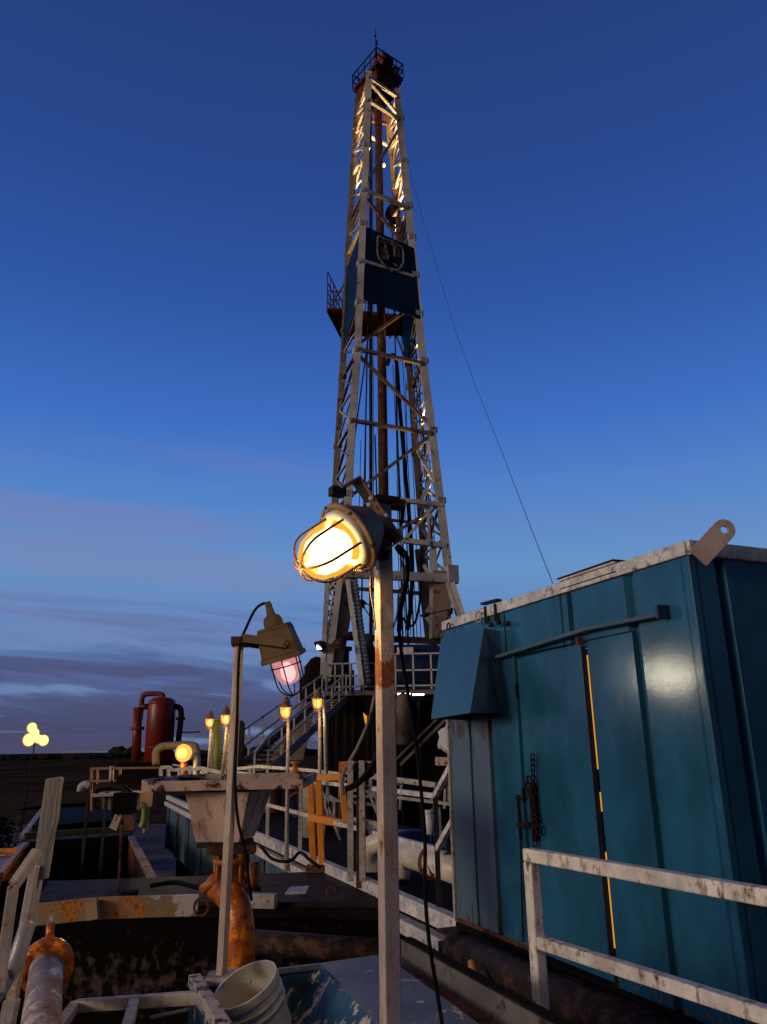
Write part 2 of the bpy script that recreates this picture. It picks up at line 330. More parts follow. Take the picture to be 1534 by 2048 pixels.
# ================================================================ SETTING
def ground():
    m = bpy.data.materials.new('ground_soil'); m.use_nodes = True; nt = m.node_tree; b = nt.nodes['Principled BSDF']; N = nt.nodes.new; L = nt.links.new
    tc = N('ShaderNodeTexCoord')
    a = N('ShaderNodeTexNoise'); a.inputs['Scale'].default_value = .035; a.inputs['Detail'].default_value = 9; L(tc.outputs['Object'], a.inputs['Vector'])
    c = N('ShaderNodeTexNoise'); c.inputs['Scale'].default_value = .9; c.inputs['Detail'].default_value = 8; L(tc.outputs['Object'], c.inputs['Vector'])
    r1 = N('ShaderNodeMapRange'); L(a.outputs['Fac'], r1.inputs[0]); r1.inputs[1].default_value = .42; r1.inputs[2].default_value = .58
    r2 = N('ShaderNodeMapRange'); L(c.outputs['Fac'], r2.inputs[0]); r2.inputs[1].default_value = .35; r2.inputs[2].default_value = .65
    col = srgbmix(nt, r1.outputs[0], (.05, .031, .017), (.14, .085, .045))
    col = srgbmix(nt, r2.outputs[0], col, (.035, .026, .012))
    L(col, b.inputs['Base Color']); b.inputs['Roughness'].default_value = .95; b.inputs['Specular IOR Level'].default_value = 0
    MATS['ground'] = m
    m2 = bpy.data.materials.new('pad_soil'); m2.use_nodes = True; nt = m2.node_tree; b = nt.nodes['Principled BSDF']; N = nt.nodes.new; L = nt.links.new
    tc = N('ShaderNodeTexCoord'); a = N('ShaderNodeTexNoise'); a.inputs['Scale'].default_value = .35; a.inputs['Detail'].default_value = 10; a.inputs['Roughness'].default_value = .7; L(tc.outputs['Object'], a.inputs['Vector'])
    r1 = N('ShaderNodeMapRange'); L(a.outputs['Fac'], r1.inputs[0]); r1.inputs[1].default_value = .38; r1.inputs[2].default_value = .62
    L(srgbmix(nt, r1.outputs[0], (.05, .032, .027), (.20, .13, .11)), b.inputs['Base Color']); b.inputs['Roughness'].default_value = .9; b.inputs['Specular IOR Level'].default_value = .1
    bp = N('ShaderNodeBump'); bp.inputs['Strength'].default_value = .6; bp.inputs['Distance'].default_value = .1; L(a.outputs['Fac'], bp.inputs['Height']); L(bp.outputs[0], b.inputs['Normal'])
    MATS['pad'] = m2
    S = 4000
    tag(MB().add([(-S, -400, GZ), (S, -400, GZ), (S, 5000, GZ), (-S, 5000, GZ)], [(0, 1, 2, 3)]).build('ground', 'ground', origin=(0, 0, GZ)), kind='structure')
    # the pad: an uneven edged sheet of packed caliche round the rig
    pts = []
    for k in range(72):
        t = 2*math.pi*k/72; r = 1+.06*math.sin(3*t)+.04*math.sin(7*t+1)+random.uniform(-.02, .02)
        pts.append((-14+52*r*math.cos(t), 22+46*r*math.sin(t), GZ+.006))
    tag(MB().add(pts, [tuple(range(72))]).build('gravel_pad', 'pad', origin=(0, 0, GZ)), kind='structure')
ground()
# walkway under the viewer
def wall_frame():
    C1 = at(1376, 1112, 4.2); az = math.radians(-23.1)
    return C1, Vector((math.sin(az), math.cos(az), 0)), Vector((-math.cos(az), math.sin(az), 0))
C1, WD, WN = wall_frame()            # near corner, direction away along the long wall, outward normal (towards the viewer)
def WP(s, z, o=0.): p = C1+WD*s+WN*o; return Vector((p.x, p.y, z))
def onw(u, v, o=0.):
    d = ray(u, v); p0 = C1+WN*o; t = p0.dot(WN)/d.dot(WN); p = d*t; return (p-C1).dot(WD), p.z
DZ = -1.5
walk = MB()
A_ = WP(-6, DZ, .55); B_ = WP(-.2, DZ, .55)
walk.hexa([WP(-6, DZ-.05, .5), WP(-.6, DZ-.05, .5), WP(-.6, DZ-.05, 3.2), WP(-6, DZ-.05, 3.2)], [WP(-6, DZ, .5), WP(-.6, DZ, .5), WP(-.6, DZ, 3.2), WP(-6, DZ, 3.2)])
tag(walk.build('walkway', 'deck_plate'), kind='structure')

# far dark tree line at the horizon (reads as one mass)
tl = MB(); x = -420.
paint('far_leaves', (.018, .022, .012), .9, 0, 0, speck=0, bump=0, scale=.3)
while x < 520:
    h = random.choice((4.2, 5., 6.2, 8.5))*random.uniform(.7, 1.2) if x > -240 else random.uniform(3, 4.6)
    w = random.uniform(5, 13); y = 640+random.uniform(-40, 60)
    for q in range(5):
        cx, cz = x+random.uniform(-w/2, w/2), GZ+h*random.uniform(.35, .8); r = h*random.uniform(.35, .6)
        tl.lathe((cx, y+random.uniform(-3, 3), cz-r*.9), (0, 0, 1), [(0, r*.7), (r*.5, r*1.5*random.uniform(.8, 1.2)), (r*1.1, r*1.1), (r*1.7*random.uniform(.8, 1.1), r*.3)], 7, False)
    x += w*.55
tag(tl.build('tree_line', 'far_leaves'), 'dark far-off line of trees along the horizon', 'trees', kind='stuff')
# dark scrub bushes at the pad's left edge
def bush(u, v, Y, w, h, label):
    p = at(u, v, Y); p.z = GZ; b = MB()
    for k in range(1200):
        t = random.uniform(0, 6.283); rr = math.sqrt(random.random()); z = random.random()**.8*h
        sc = w/2*math.sqrt(max(0, 1-(z/h)**2))*(.75+.25*math.sin(3*t+k*.01)); c = p+Vector((rr*sc*math.cos(t), rr*sc*math.sin(t), z)); s = random.uniform(.04, .10)
        d = Vector((random.uniform(-1, 1), random.uniform(-1, 1), random.uniform(-.3, 1))).normalized(); e = d.orthogonal().normalized()
        b.add([c-e*s, c+d*s*2.2, c+e*s, c-d*s], [(0, 1, 2, 3)])
    f = thing('scrub_bush', label, 'bush', p, 'dark bushes at the edge of the pad')
    b.build('foliage', 'far_leaves', f)
    st = MB()
    for k in range(5):
        t = k*1.26; st.cyl(p, p+Vector((math.cos(t)*w*.25, math.sin(t)*w*.25, h*.7)), .04, .015, 5)
    st.build('stem', 'far_leaves', f)
bush(-4, 1590, 44, 4.0, 2.4, 'big dark bush cut off by the left edge of the photo')
bush(165, 1600, 52, 6.5, 1.2, 'low wide dark bush seen between the upright board and the small railed platform')

# ================================================================ LAMPS (shared builder)
def light_tower():
    Y = 62; top = at(72, 1470, Y); base = Vector((top.x-.3, Y, GZ))
    t = thing('floodlight_tower', 'thin distant pole carrying a cluster of three glaring floodlights', 'light tower', base)
    MB().cyl(base, top, .07, .045, 8).build('pole', 'dark_steel', t)
    MB().beam(top+Vector((-.75, 0, -.25)), top+Vector((.75, 0, -.25)), .07).build('crossarm', 'dark_steel', t)
    for dx, dz, r in ((-.30, .55, .42), (-.05, .15, .40), (-.42, -.35, .52), (.30, -.30, .36), (.72, -.42, .44)):  # extra overlapping discs added to imitate the cluster's irregular glow
        c = top+Vector((dx, -.2, dz))
        h = MB().lathe(c+Vector((0, .25, 0)), (0, -1, 0), [(0, r*.5), (.12, r*.9), (.24, r)], 14).build('floodlight', 'dark_steel', t)
        MB().lathe(c, (0, -1, 0), [(0, r*.98), (.05, r*.80), (.08, r*.2)], 18).build('lens', 'flood_halo', h); MB().lathe(c+Vector((.03, -.03, 0)), (0, -1, 0), [(0, r*.86), (.12, r*.7), (.2, r*.2)], 14).build('bulb', 'flood', h)
light_tower()

# ================================================================ DERRICK
def lerp(a, b, t): return a+(b-a)*t
def legfn(pts, Y0, k):
    """pixel/level list -> world points of one leg"""
    P = [at(u, v, Y0) for u, v in pts]; P = [at(u, v, Y0+k*(p.z-8)) for (u, v), p in zip(pts, P)]
    P.sort(key=lambda p: p.z)
    def f(z):
        if z <= P[0].z: a, b = P[0], P[1]
        elif z >= P[-1].z: a, b = P[-2], P[-1]
        else:
            for a, b in zip(P, P[1:]):
                if a.z <= z <= b.z: break
        t = (z-a.z)/(b.z-a.z); return lerp(a, b, t)
    return f
FL = legfn([(738, 150), (726, 450), (716, 690), (704, 850), (688, 1150)], 36.0, .02)
FR = legfn([(792, 165), (822, 470), (843, 700), (864, 865), (898, 1150)], 37.3, .02)
BL = legfn([(716, 180), (698, 470), (688, 700), (676, 880), (662, 1160)], 39.6, -.03)
BR = legfn([(772, 190), (800, 480), (816, 700), (830, 870), (848, 1110)], 40.9, -.03)
mbase = Vector((-.2, 38, 2.6))
D = thing('drilling_derrick', 'tall tapering lattice drilling mast with blue wind panels and rusty crown', 'derrick', mbase)
LV = [8.2, 12.2, 16.2, 20.4, 23.4, 26.0, 28.6, 30.9, 34.2, 37.6, 39.9]
def mast():
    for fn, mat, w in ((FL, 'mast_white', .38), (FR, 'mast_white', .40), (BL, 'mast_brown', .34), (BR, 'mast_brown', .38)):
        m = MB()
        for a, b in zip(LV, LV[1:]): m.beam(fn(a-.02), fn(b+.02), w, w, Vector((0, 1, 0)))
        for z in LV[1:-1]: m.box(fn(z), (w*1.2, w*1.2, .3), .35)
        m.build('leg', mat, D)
    def mem(a, b, w, mat, name): MB().beam(a, b, w, w*.9).build(name, mat, D)
    # front face girts and single diagonals
    for i, z in enumerate((8.2, 16.2, 20.4, 26.0, 30.9, 37.6, 39.4)):
        off = Vector((-.05, -.22, 0))
        mem(FL(z)+off, FR(z-.25)+off, .26 if z in (8.2,) else .2, 'mast_white' if z > 22 or z == 8.2 else 'mast_brown', 'girt')
    diag = [(FR(16.0), FL(12.0), 'mast_brown'), (FL(20.2), FR(16.5), 'mast_brown'), (FL(20.8), FR(24.2), 'mast_brown'), (FL(30.6), FR(27.4), 'mast_brown'), (FL(31.3), FR(37.0), 'mast_white'), (FL(39.3), FR(37.8), 'mast_white'), (FL(8.6), FR(12.0), 'mast_brown')]
    for a, b, mt in diag: mem(a, b, .17, mt, 'brace')
    # side lattices
    for A, B, mt in ((FL, BL, 'mast_brown'), (FR, BR, 'mast_brown')):
        for i in range(len(LV)-1):
            z0, z1 = LV[i], LV[i+1]; zm = (z0+z1)/2
            white = i % 2 == 0
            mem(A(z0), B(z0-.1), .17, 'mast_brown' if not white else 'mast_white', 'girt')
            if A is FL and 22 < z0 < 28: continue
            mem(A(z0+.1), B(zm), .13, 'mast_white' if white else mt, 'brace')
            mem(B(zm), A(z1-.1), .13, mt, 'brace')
            mem(A(zm), B(zm), .10, 'mast_white', 'brace')
    # plate stiffeners inside the right-hand side (light catches them near the top)
    for z0 in (32, 33.4, 34.8, 36.2):
        a = lerp(FR(z0), BR(z0), .5); MB().beam(FR(z0), BR(z0+1.1), .1).build('brace', 'mast_white', D)
        MB().beam(FL(z0), BL(z0+1.1), .1).build('brace', 'mast_white', D)
    for z0, z1, z2 in ((8.4, 10.2, 12.0), (12.4, 14.3, 16.0), (16.4, 18.3, 20.2)):
        for A, B in ((FR, BR), (FL, BL)):
            mem(B(z0), A(z1), .09, 'mast_white', 'brace'); mem(A(z1), B(z2), .09, 'mast_brown', 'brace')
    mem(BL(12.2), BR(12.0), .16, 'mast_brown', 'girt'); mem(BL(8.2), BR(8.0), .2, 'mast_brown', 'girt'); mem(BL(37.6), BR(37.4), .16, 'mast_white', 'girt')
    # ladder on the right side
    lad = MB(); z = 8.6
    while z < 31:
        a = lerp(FR(z), BR(z), .45); b = lerp(FR(z), BR(z), .62); lad.beam(a, b, .035); z += .3
    for t in (.45, .62):
        for z0, z1 in zip(LV[:8], LV[1:8]): lad.beam(lerp(FR(z0), BR(z0), t), lerp(FR(z1), BR(z1), t), .05)
    lad.build('ladder', 'dark_steel', D)
    # wind panels
    def pan(A, B, z0, z1, zb0, zb1, off, name='wind_panel'):
        a, b, c, d = A(z0)+off, B(zb0)+off, B(zb1)+off, A(z1)+off
        n = (b-a).cross(d-a).normalized()*.05
        return MB().prism([a, b, c, d], n).build(name, 'panel_blue', D)
    p = pan(FL, FR, 23.5, 28.35, 23.0, 27.75, Vector((.12, -.14, 0)))
    pan(FL, BL, 23.5, 28.3, 21.9, 27.2, Vector((-.14, .05, 0)))
    pan(BR, FR, 21.6, 24.2, 23.1, 26.0, Vector((-.22, .0, 0)))
    # faded shield emblem with rust inside on the front panel
    a, b, c, d_ = FL(23.5), FR(23.0), FR(27.75), FL(28.35)
    def E(x, y, o=0.): return lerp(lerp(d_, c, x), lerp(a, b, x), y)+Vector((.12, -.26-o, 0))
    def line(pts, w, mat, nm, o=0.):
        m = MB(); P = [E(x, y, o) for x, y in pts]
        for q, r in zip(P, P[1:]): m.beam(q, r, .04, w, Vector((1, 0, .1)) if abs((r-q).x) < abs((r-q).z) else Vector((0, 0, 1)))
        return m
    paint('emblem_grey', (.20, .20, .19), .6, 0, .42, (.02, .03, .04), scale=5, speck=.5)
    sh = MB()
    def stroke(pts, w):
        P = [E(x, .06+(y-.06)*.66, .02) for x, y in pts]
        for q, r in zip(P, P[1:]):
            dd = (r-q).normalized(); sd_ = dd.cross(Vector((0, 1, 0))).normalized()*w/2
            sh.prism([q-sd_, q+sd_, r+sd_, r-sd_], Vector((0, -.03, 0)))
    stroke([(.50, .06), (.60, .10), (.73, .08), (.75, .15), (.745, .42), (.66, .60), (.52, .70), (.40, .66), (.27, .53), (.25, .42), (.25, .12), (.27, .07), (.38, .09), (.50, .06)], .11)
    stroke([(.30, .16), (.40, .15), (.50, .12), (.62, .16)], .06)
    stroke([(.40, .20), (.41, .33), (.44, .36)], .08)
    stroke([(.58, .20), (.58, .33), (.55, .36)], .08)
    stroke([(.34, .50), (.45, .49), (.46, .40)], .07)
    stroke([(.55, .52), (.62, .56)], .07)
    em = sh.build('shield_emblem', 'emblem_grey', p)
    rs = MB().prism([E(.31, .20), E(.47, .18), E(.47, .36), E(.33, .33)], Vector((0, -.012, 0)))
    rs.prism([E(.53, .02), E(.66, .03), E(.70, .24), (E(.56, .28))], Vector((0, -.012, 0)))
    rs.build('rust_patch', 'crown_rust', p)
    # racking board sticking out at the back left
    a = at(655, 648, 41.5); z = a.z+.9
    b = at(692, 655, 41.5); c = at(800, 665, 42.5)
    fl = MB(); q = [Vector((a.x, 41.2, z)), Vector((c.x+.2, 42.2, z)), Vector((c.x+.2, 44.6, z)), Vector((at(684, 560, 44.6).x, 44.6, z))]
    fl.prism(q, (0, 0, .12)); RB = fl.build('racking_board', 'crown_rust', D)
    bm_ = MB()
    for t in (0, .2, .4, .6, .8, 1): bm_.beam(lerp(q[0], q[1], t)+Vector((0, 0, -.1)), lerp(q[3], q[2], t)+Vector((0, 0, -.1)), .1, .18)
    bm_.build('joist', 'rust', RB)
    rl = MB()
    cs = [q[0]+Vector((0, 0, .1)), q[3]+Vector((0, 0, .1))]
    for k in range(6):
        pp = lerp(cs[0], cs[1], k/5); rl.beam(pp, pp+Vector((0, 0, 2.6)), .06)
    for h in (.5, 1.1, 1.8, 2.6): rl.beam(cs[0]+Vector((0, 0, h)), cs[1]+Vector((0, 0, h)), .06)
    r0, r1 = q[0]+Vector((0, 0, .1)), q[1]+Vector((0, 0, .1))
    for h in (.6, 1.2): rl.beam(r0+Vector((0, 0, h)), r1+Vector((0, 0, h)), .05)
    for k in range(1, 10): pp = lerp(r0, r1, k/10); rl.beam(pp, pp+Vector((0, 0, 1.2)), .05)
    for k in range(6):
        rl.beam(lerp(q[3], q[2], k/5)+Vector((0, 0, .1)), lerp(q[3], q[2], k/5)+Vector((0, 0, 1.2)), .06)
    rl.beam(q[3]+Vector((0, 0, 1.2)), q[2]+Vector((0, 0, 1.2)), .06)
    rl.build('guard_rail', 'rust', RB)
    MB().beam(BL(26.8), q[0]+Vector((.2, 0, .1)), .07).build('brace', 'rust', RB)
    MB().beam(BR(21.5), q[2]+Vector((-.5, -.5, 0)), .09).build('brace', 'rust', RB)
    # crown block platform
    zc = 40.6; c0 = (FL(zc)+FR(zc)+BL(zc)+BR(zc))/4
    ux = (FR(zc)-FL(zc)).normalized(); ux.z = 0; ux.normalize(); uy = Vector((-ux.y, ux.x, 0))
    def CP(x, y, z): return Vector((c0.x, c0.y, 0))+ux*x+uy*y+Vector((0, 0, z))
    cw = 1.06; cy = 1.30
    cp = MB(); lo = [CP(-.85, -1.05, zc-.95), CP(.85, -1.05, zc-.95), CP(.85, 1.1, zc-.95), CP(-.85, 1.1, zc-.95)]
    hi = [CP(-cw, -cy, zc+.28), CP(cw, -cy, zc+.28), CP(cw, cy, zc+.28), CP(-cw, cy, zc+.28)]
    mid = [CP(-cw, -cy, zc+.05), CP(cw, -cy, zc+.05), CP(cw, cy, zc+.05), CP(-cw, cy, zc+.05)]
    mid2 = [CP(-.92, -1.12, zc-.02), CP(.92, -1.12, zc-.02), CP(.92, 1.15, zc-.02), CP(-.92, 1.15, zc-.02)]; cp.hexa(lo, mid2); cp.hexa(mid, hi)
    for y in (-1.1, -.4, .4, 1.1): cp.beam(CP(-cw+.03, y, zc-.05), CP(cw-.03, y, zc-.05), .1, .18); CPf = cp.build('crown_platform', 'crown_rust', D)
    rr = MB(); P4 = hi
    for i in range(4):
        a, b = P4[i], P4[(i+1) % 4]
        for h in (.55, 1.1): rr.beam(a+Vector((0, 0, h)), b+Vector((0, 0, h)), .06)
        for k in range(5): q_ = lerp(a, b, k/4); rr.beam(q_, q_+Vector((0, 0, 1.12)), .06)
    rr.build('guard_rail', 'dark_steel', CPf)
    cb = MB()
    for k in range(5): c = CP(-.35+.16*k, -.6, zc+1.25); cb.lathe(c-ux*.06, ux, [(0, .62), (.02, .70), (.05, .62), (.08, .70), (.12, .62)], 20)
    cb.box(CP(-.02, -.6, zc+.8), (1.15, .3, .9), .35)
    cb.build('crown_sheave', 'crown_rust', CPf)
    MB().lathe(CP(.50, -.9, zc+.75), ux, [(0, .36), (.05, .42), (.25, .42), (.3, .36)], 14).build('crown_sheave', 'crown_rust', CPf)
    # gin pole frame and lightning rod
    gp = MB(); top = CP(-.1, 0, zc+3.0)
    for x, y in ((-.3, -.3), (.3, -.3), (.3, .3), (-.3, .3)): gp.beam(CP(x, y, zc+.3), top, .06)
    for h in (1.4, 1.9, 2.4):
        s_ = .3*(3-h)/2.7; gp.beam(CP(-.1-s_, 0, zc+h), CP(-.1+s_, 0, zc+h), .05); gp.beam(CP(-.1-s_, 0, zc+h), CP(-.1+s_, 0, zc+h+.4), .04)
    gp.cyl(top-Vector((0, 0, .2)), top+Vector((0, 0, 1.9)), .05, .02, 6); gp.box(top+Vector((.08, 0, .6)), (.1, .1, .3)); gp.box(top+Vector((-.05, 0, 1.2)), (.12, .08, .12))
    gp.build('gin_pole', 'dark_steel', CPf)
    # inside under the crown: pipe bundle, sheave, travelling equipment lines
    cx = lambda u, v, Y=38.3: at(u, v, Y)
    MB().cyl(at(772, 1290, 38.3), at(756, 190, 38.3), .27, .24, 10).build('guide_track', 'rust', D)
    MB().cyl(at(742, 1280, 38.8), at(741, 230, 38.8), .10, .09, 8).build('standpipe', 'dark_steel', D)
    pb = MB()
    for k in range(7): pb.cyl(at(738+5*k, 196, 38.9), at(739+5*k, 246, 38.9), .05, seg=6)
    pb.beam(at(736, 240, 38.9), at(775, 248, 38.9), .14); pb.build('line_guard', 'rust', D)
    MB().lathe(at(757, 178, 38.2), ux, [(0, .5), (.06, .56), (.3, .56), (.36, .5)], 16).build('crown_sheave', 'crown_rust', CPf)
    wires = [((722, 1270), (740, 460)), ((748, 1270), (745, 300)), ((800, 1290), (790, 700)), ((806, 1290), (783, 400)), ((822, 1270), (796, 720)), ((835, 1290), (800, 620)), ((706, 900), (740, 650)), ((760, 1270), (752, 260)), ((818, 1290), (812, 760)), ((870, 1150), (812, 470)), ((730, 1120), (733, 690)), ((812, 1280), (786, 730)), ((828, 1280), (808, 860)), ((842, 1280), (818, 760)), ((712, 1270), (722, 880)), ((816, 1290), (795, 880)), ((854, 1270), (826, 900)), ((900, 1140), (846, 860)), ((762, 1280), (750, 870))]
    for i, (p, q_) in enumerate(wires):
        MB().tube([at(p[0], p[1], 38.0+.12*i), at(q_[0], q_[1], 38.0+.1*i)], .022 if i % 3 else .045, 5).build('drilling_line', 'dark_steel', D)
    # hose looping down beside the standpipe
    h = curve([at(775, 730, 38.6), at(780, 712, 38.6), at(789, 712, 38.6), at(794, 735, 38.6), at(800, 820, 38.5), at(812, 960, 38.4), at(824, 1110, 38.3), at(822, 1200, 38.3), at(815, 1260, 38.3)], 6)
    MB().tube(h, .11, 8).build('kelly_hose', 'rubber', D)
    h = curve([at(842, 1110, 38.6), at(842, 1180, 38.5), at(832, 1240, 38.5), at(818, 1252, 38.5), at(806, 1235, 38.5)], 6); MB().tube(h, .06, 8).build('hose', 'rubber', D)
    # hanging block seen above the emblem panel
    bk = MB(); c = at(783, 424, 38.6); bk.lathe(c-ux*.2, ux, [(0, .35), (.08, .52), (.32, .52), (.4, .35)], 16); bk.box(at(785, 440, 38.6), (.35, .3, .9), .3)
    blk = bk.build('travelling_block', 'dark_steel', D)
    MB().tube(curve([at(783, 446, 38.6), at(790, 455, 38.6), at(788, 462, 38.6), at(780, 460, 38.6)], 4), .07, 6).build('hook', 'dark_steel', blk)
    # round collar of the mast stand at the base of the front legs
    gp = MB(); g0, g1 = at(690, 1146, 35.6), at(905, 1158, 36.9); gp.beam(g0, g1, .3, .42); gp.beam(at(800, 1000, 37), at(888, 1010, 37.2), .22); gp.beam(at(800, 1080, 37), at(893, 1092, 37.2), .25)
    gp.beam(at(865, 1016, 37), at(800, 1090, 37), .12); gp.beam(at(856, 1020, 37), at(859, 1090, 37), .14); gp.box(at(903, 1150, 36.9), (.55, .6, .9), .3)
    gp.build('mast_stand', 'mast_white', D)
    # legs down to the rig floor
    lg = MB(); lg.beam(at(694, 1150, 36.2), at(660, 1360, 36.2), .95, .9, Vector((0, 1, 0))); lg.build('leg', 'mast_brown', D)
    for (a, b), w in ((((655, 1160), (645, 1350)), .22), (((680, 1158), (655, 1362)), .28)):
        MB().beam(at(*a, 35.4), at(*b, 35.4), w).build('leg', 'mast_white', D)
    for k in range(9):
        t0, t1 = k/9, (k+1)/9; a = lerp(at(656, 1160, 35.4), at(645, 1350, 35.4), t0); b = lerp(at(680, 1158, 35.4), at(655, 1362, 35.4), t1); c = lerp(at(656, 1160, 35.4), at(645, 1350, 35.4), t1)
        MB().beam(a, b, .1).build('brace', 'mast_white', D); MB().beam(c, b, .09).build('brace', 'mast_white', D)
    for (u0, v0, u1, v1, w, mt) in ((839, 1100, 860, 1275, .5, 'mast_brown'), (884, 1145, 882, 1278, .9, 'mast_brown'), (866, 1100, 866, 1278, .35, 'mast_white')):
        MB().beam(at(u0, v0, 39 if u0 < 850 else 37.2), at(u1, v1, 39 if u0 < 850 else 37.2), w, w, Vector((0, 1, 0))).build('leg', mt, D)
    for (p, q_) in (((848, 1130), (872, 1180)), ((875, 1190), (850, 1230)), ((850, 1230), (880, 1275)), ((848, 1060), (870, 1100)), ((862, 960), (842, 1000)), ((835, 900), (868, 960)), ((842, 1000), (880, 1060))):
        MB().beam(at(*p, 37.6), at(*q_, 37.6), .17).build('brace', 'mast_white', D)
    # A-frame struts with ribs
    for (p, q_, Y) in (((695, 1160), (724, 1370), 34.6), ((905, 1165), (930, 1240), 36.0)):
        a, b = at(*p, Y), at(*q_, Y); s_ = MB().beam(a, b, .2).build('strut', 'trim_white', D)
    for (p, q_, Y) in (((708, 1162), (736, 1368), 34.8), ((897, 1165), (922, 1240), 36.2)):
        a, b = at(*p, Y), at(*q_, Y); s_ = MB().cyl(a, b, .16, seg=10)
        n = 26
        for k in range(n): c = lerp(a, b, k/n); s_.lathe(c, b-a, [(0, .19), (.06, .19)], 10)
        s_.build('strut', 'mast_white', D)
    # turnbuckle stays crossing at the mast's foot
    for a, b in (((718, 1200), (748, 1245)), ((715, 1200), (750, 1215)), ((905, 1215), (868, 1290)), ((840, 1232), (903, 1218))):
        m = MB().tube([at(*a, 36), at(*b, 36)], .03, 5); m.lathe(at(*a, 36), at(*b, 36)-at(*a, 36), [(0, .03), (.25, .14), (.5, .03)], 8); m.build('stay', 'dark_steel', D)
    # lamps on the mast
    def mlamp(u, v, Y, e, col=(1, .55, .15), dirn=None, size=1.6):
        p_ = at(u, v, Y); h = MB().lathe(p_, dirn or (0, 0, 1), [(-.12, .08), (-.02, .13), (0, .13)], 10).build('mast_lamp', 'housing', D)
        MB().lathe(p_, dirn or (0, 0, 1), [(.001, .11), (.06, .09), (.1, .03)], 10).build('lamp_glass', 'bulb_small', h)
        dd = Vector(dirn or (0, 0, 1)).normalized()
        point_light(h, p_+dd*.2, e, col, .08, 'SPOT', dd, size)
    mlamp(752, 392, 38.6, 5200, (1, .60, .22), (0, .02, 1), .75)
    mlamp(742, 478, 37.6, 5200, (1, .60, .22), (.0, -.01, 1), .6)
    mlamp(795, 478, 38.6, 5200, (1, .62, .26), (0, .03, 1), .6)
    mlamp(768, 330, 38.7, 1500, (1, .60, .22), (-.05, .02, 1), 1.2)
    mlamp(712, 672, 38.6, 900, (1, .55, .10), (-.3, -.1, 1), 1.3)
    mlamp(838, 722, 38.4, 260, (1, .50, .08), (-.3, -.5, 1), 1.8)
    mlamp(846, 850, 38.8, 500, (1, .60, .15), (0, -.3, 1), 1.2)
    mlamp(842, 1040, 38.8, 600, (1, .66, .30), (0, -.2, 1), 1.2)
mast()
gw = MB().tube(curve([at(812, 318, 38), at(905, 640, 30), at(1010, 920, 22.5), at(1106, 1168, 16), at(1180, 1345, 12)], 6), 0.009, 5)
tag(gw.build('guy_wire', 'dark_steel'), 'single thin guy wire slanting from the mast down behind the blue cabin', 'wire')

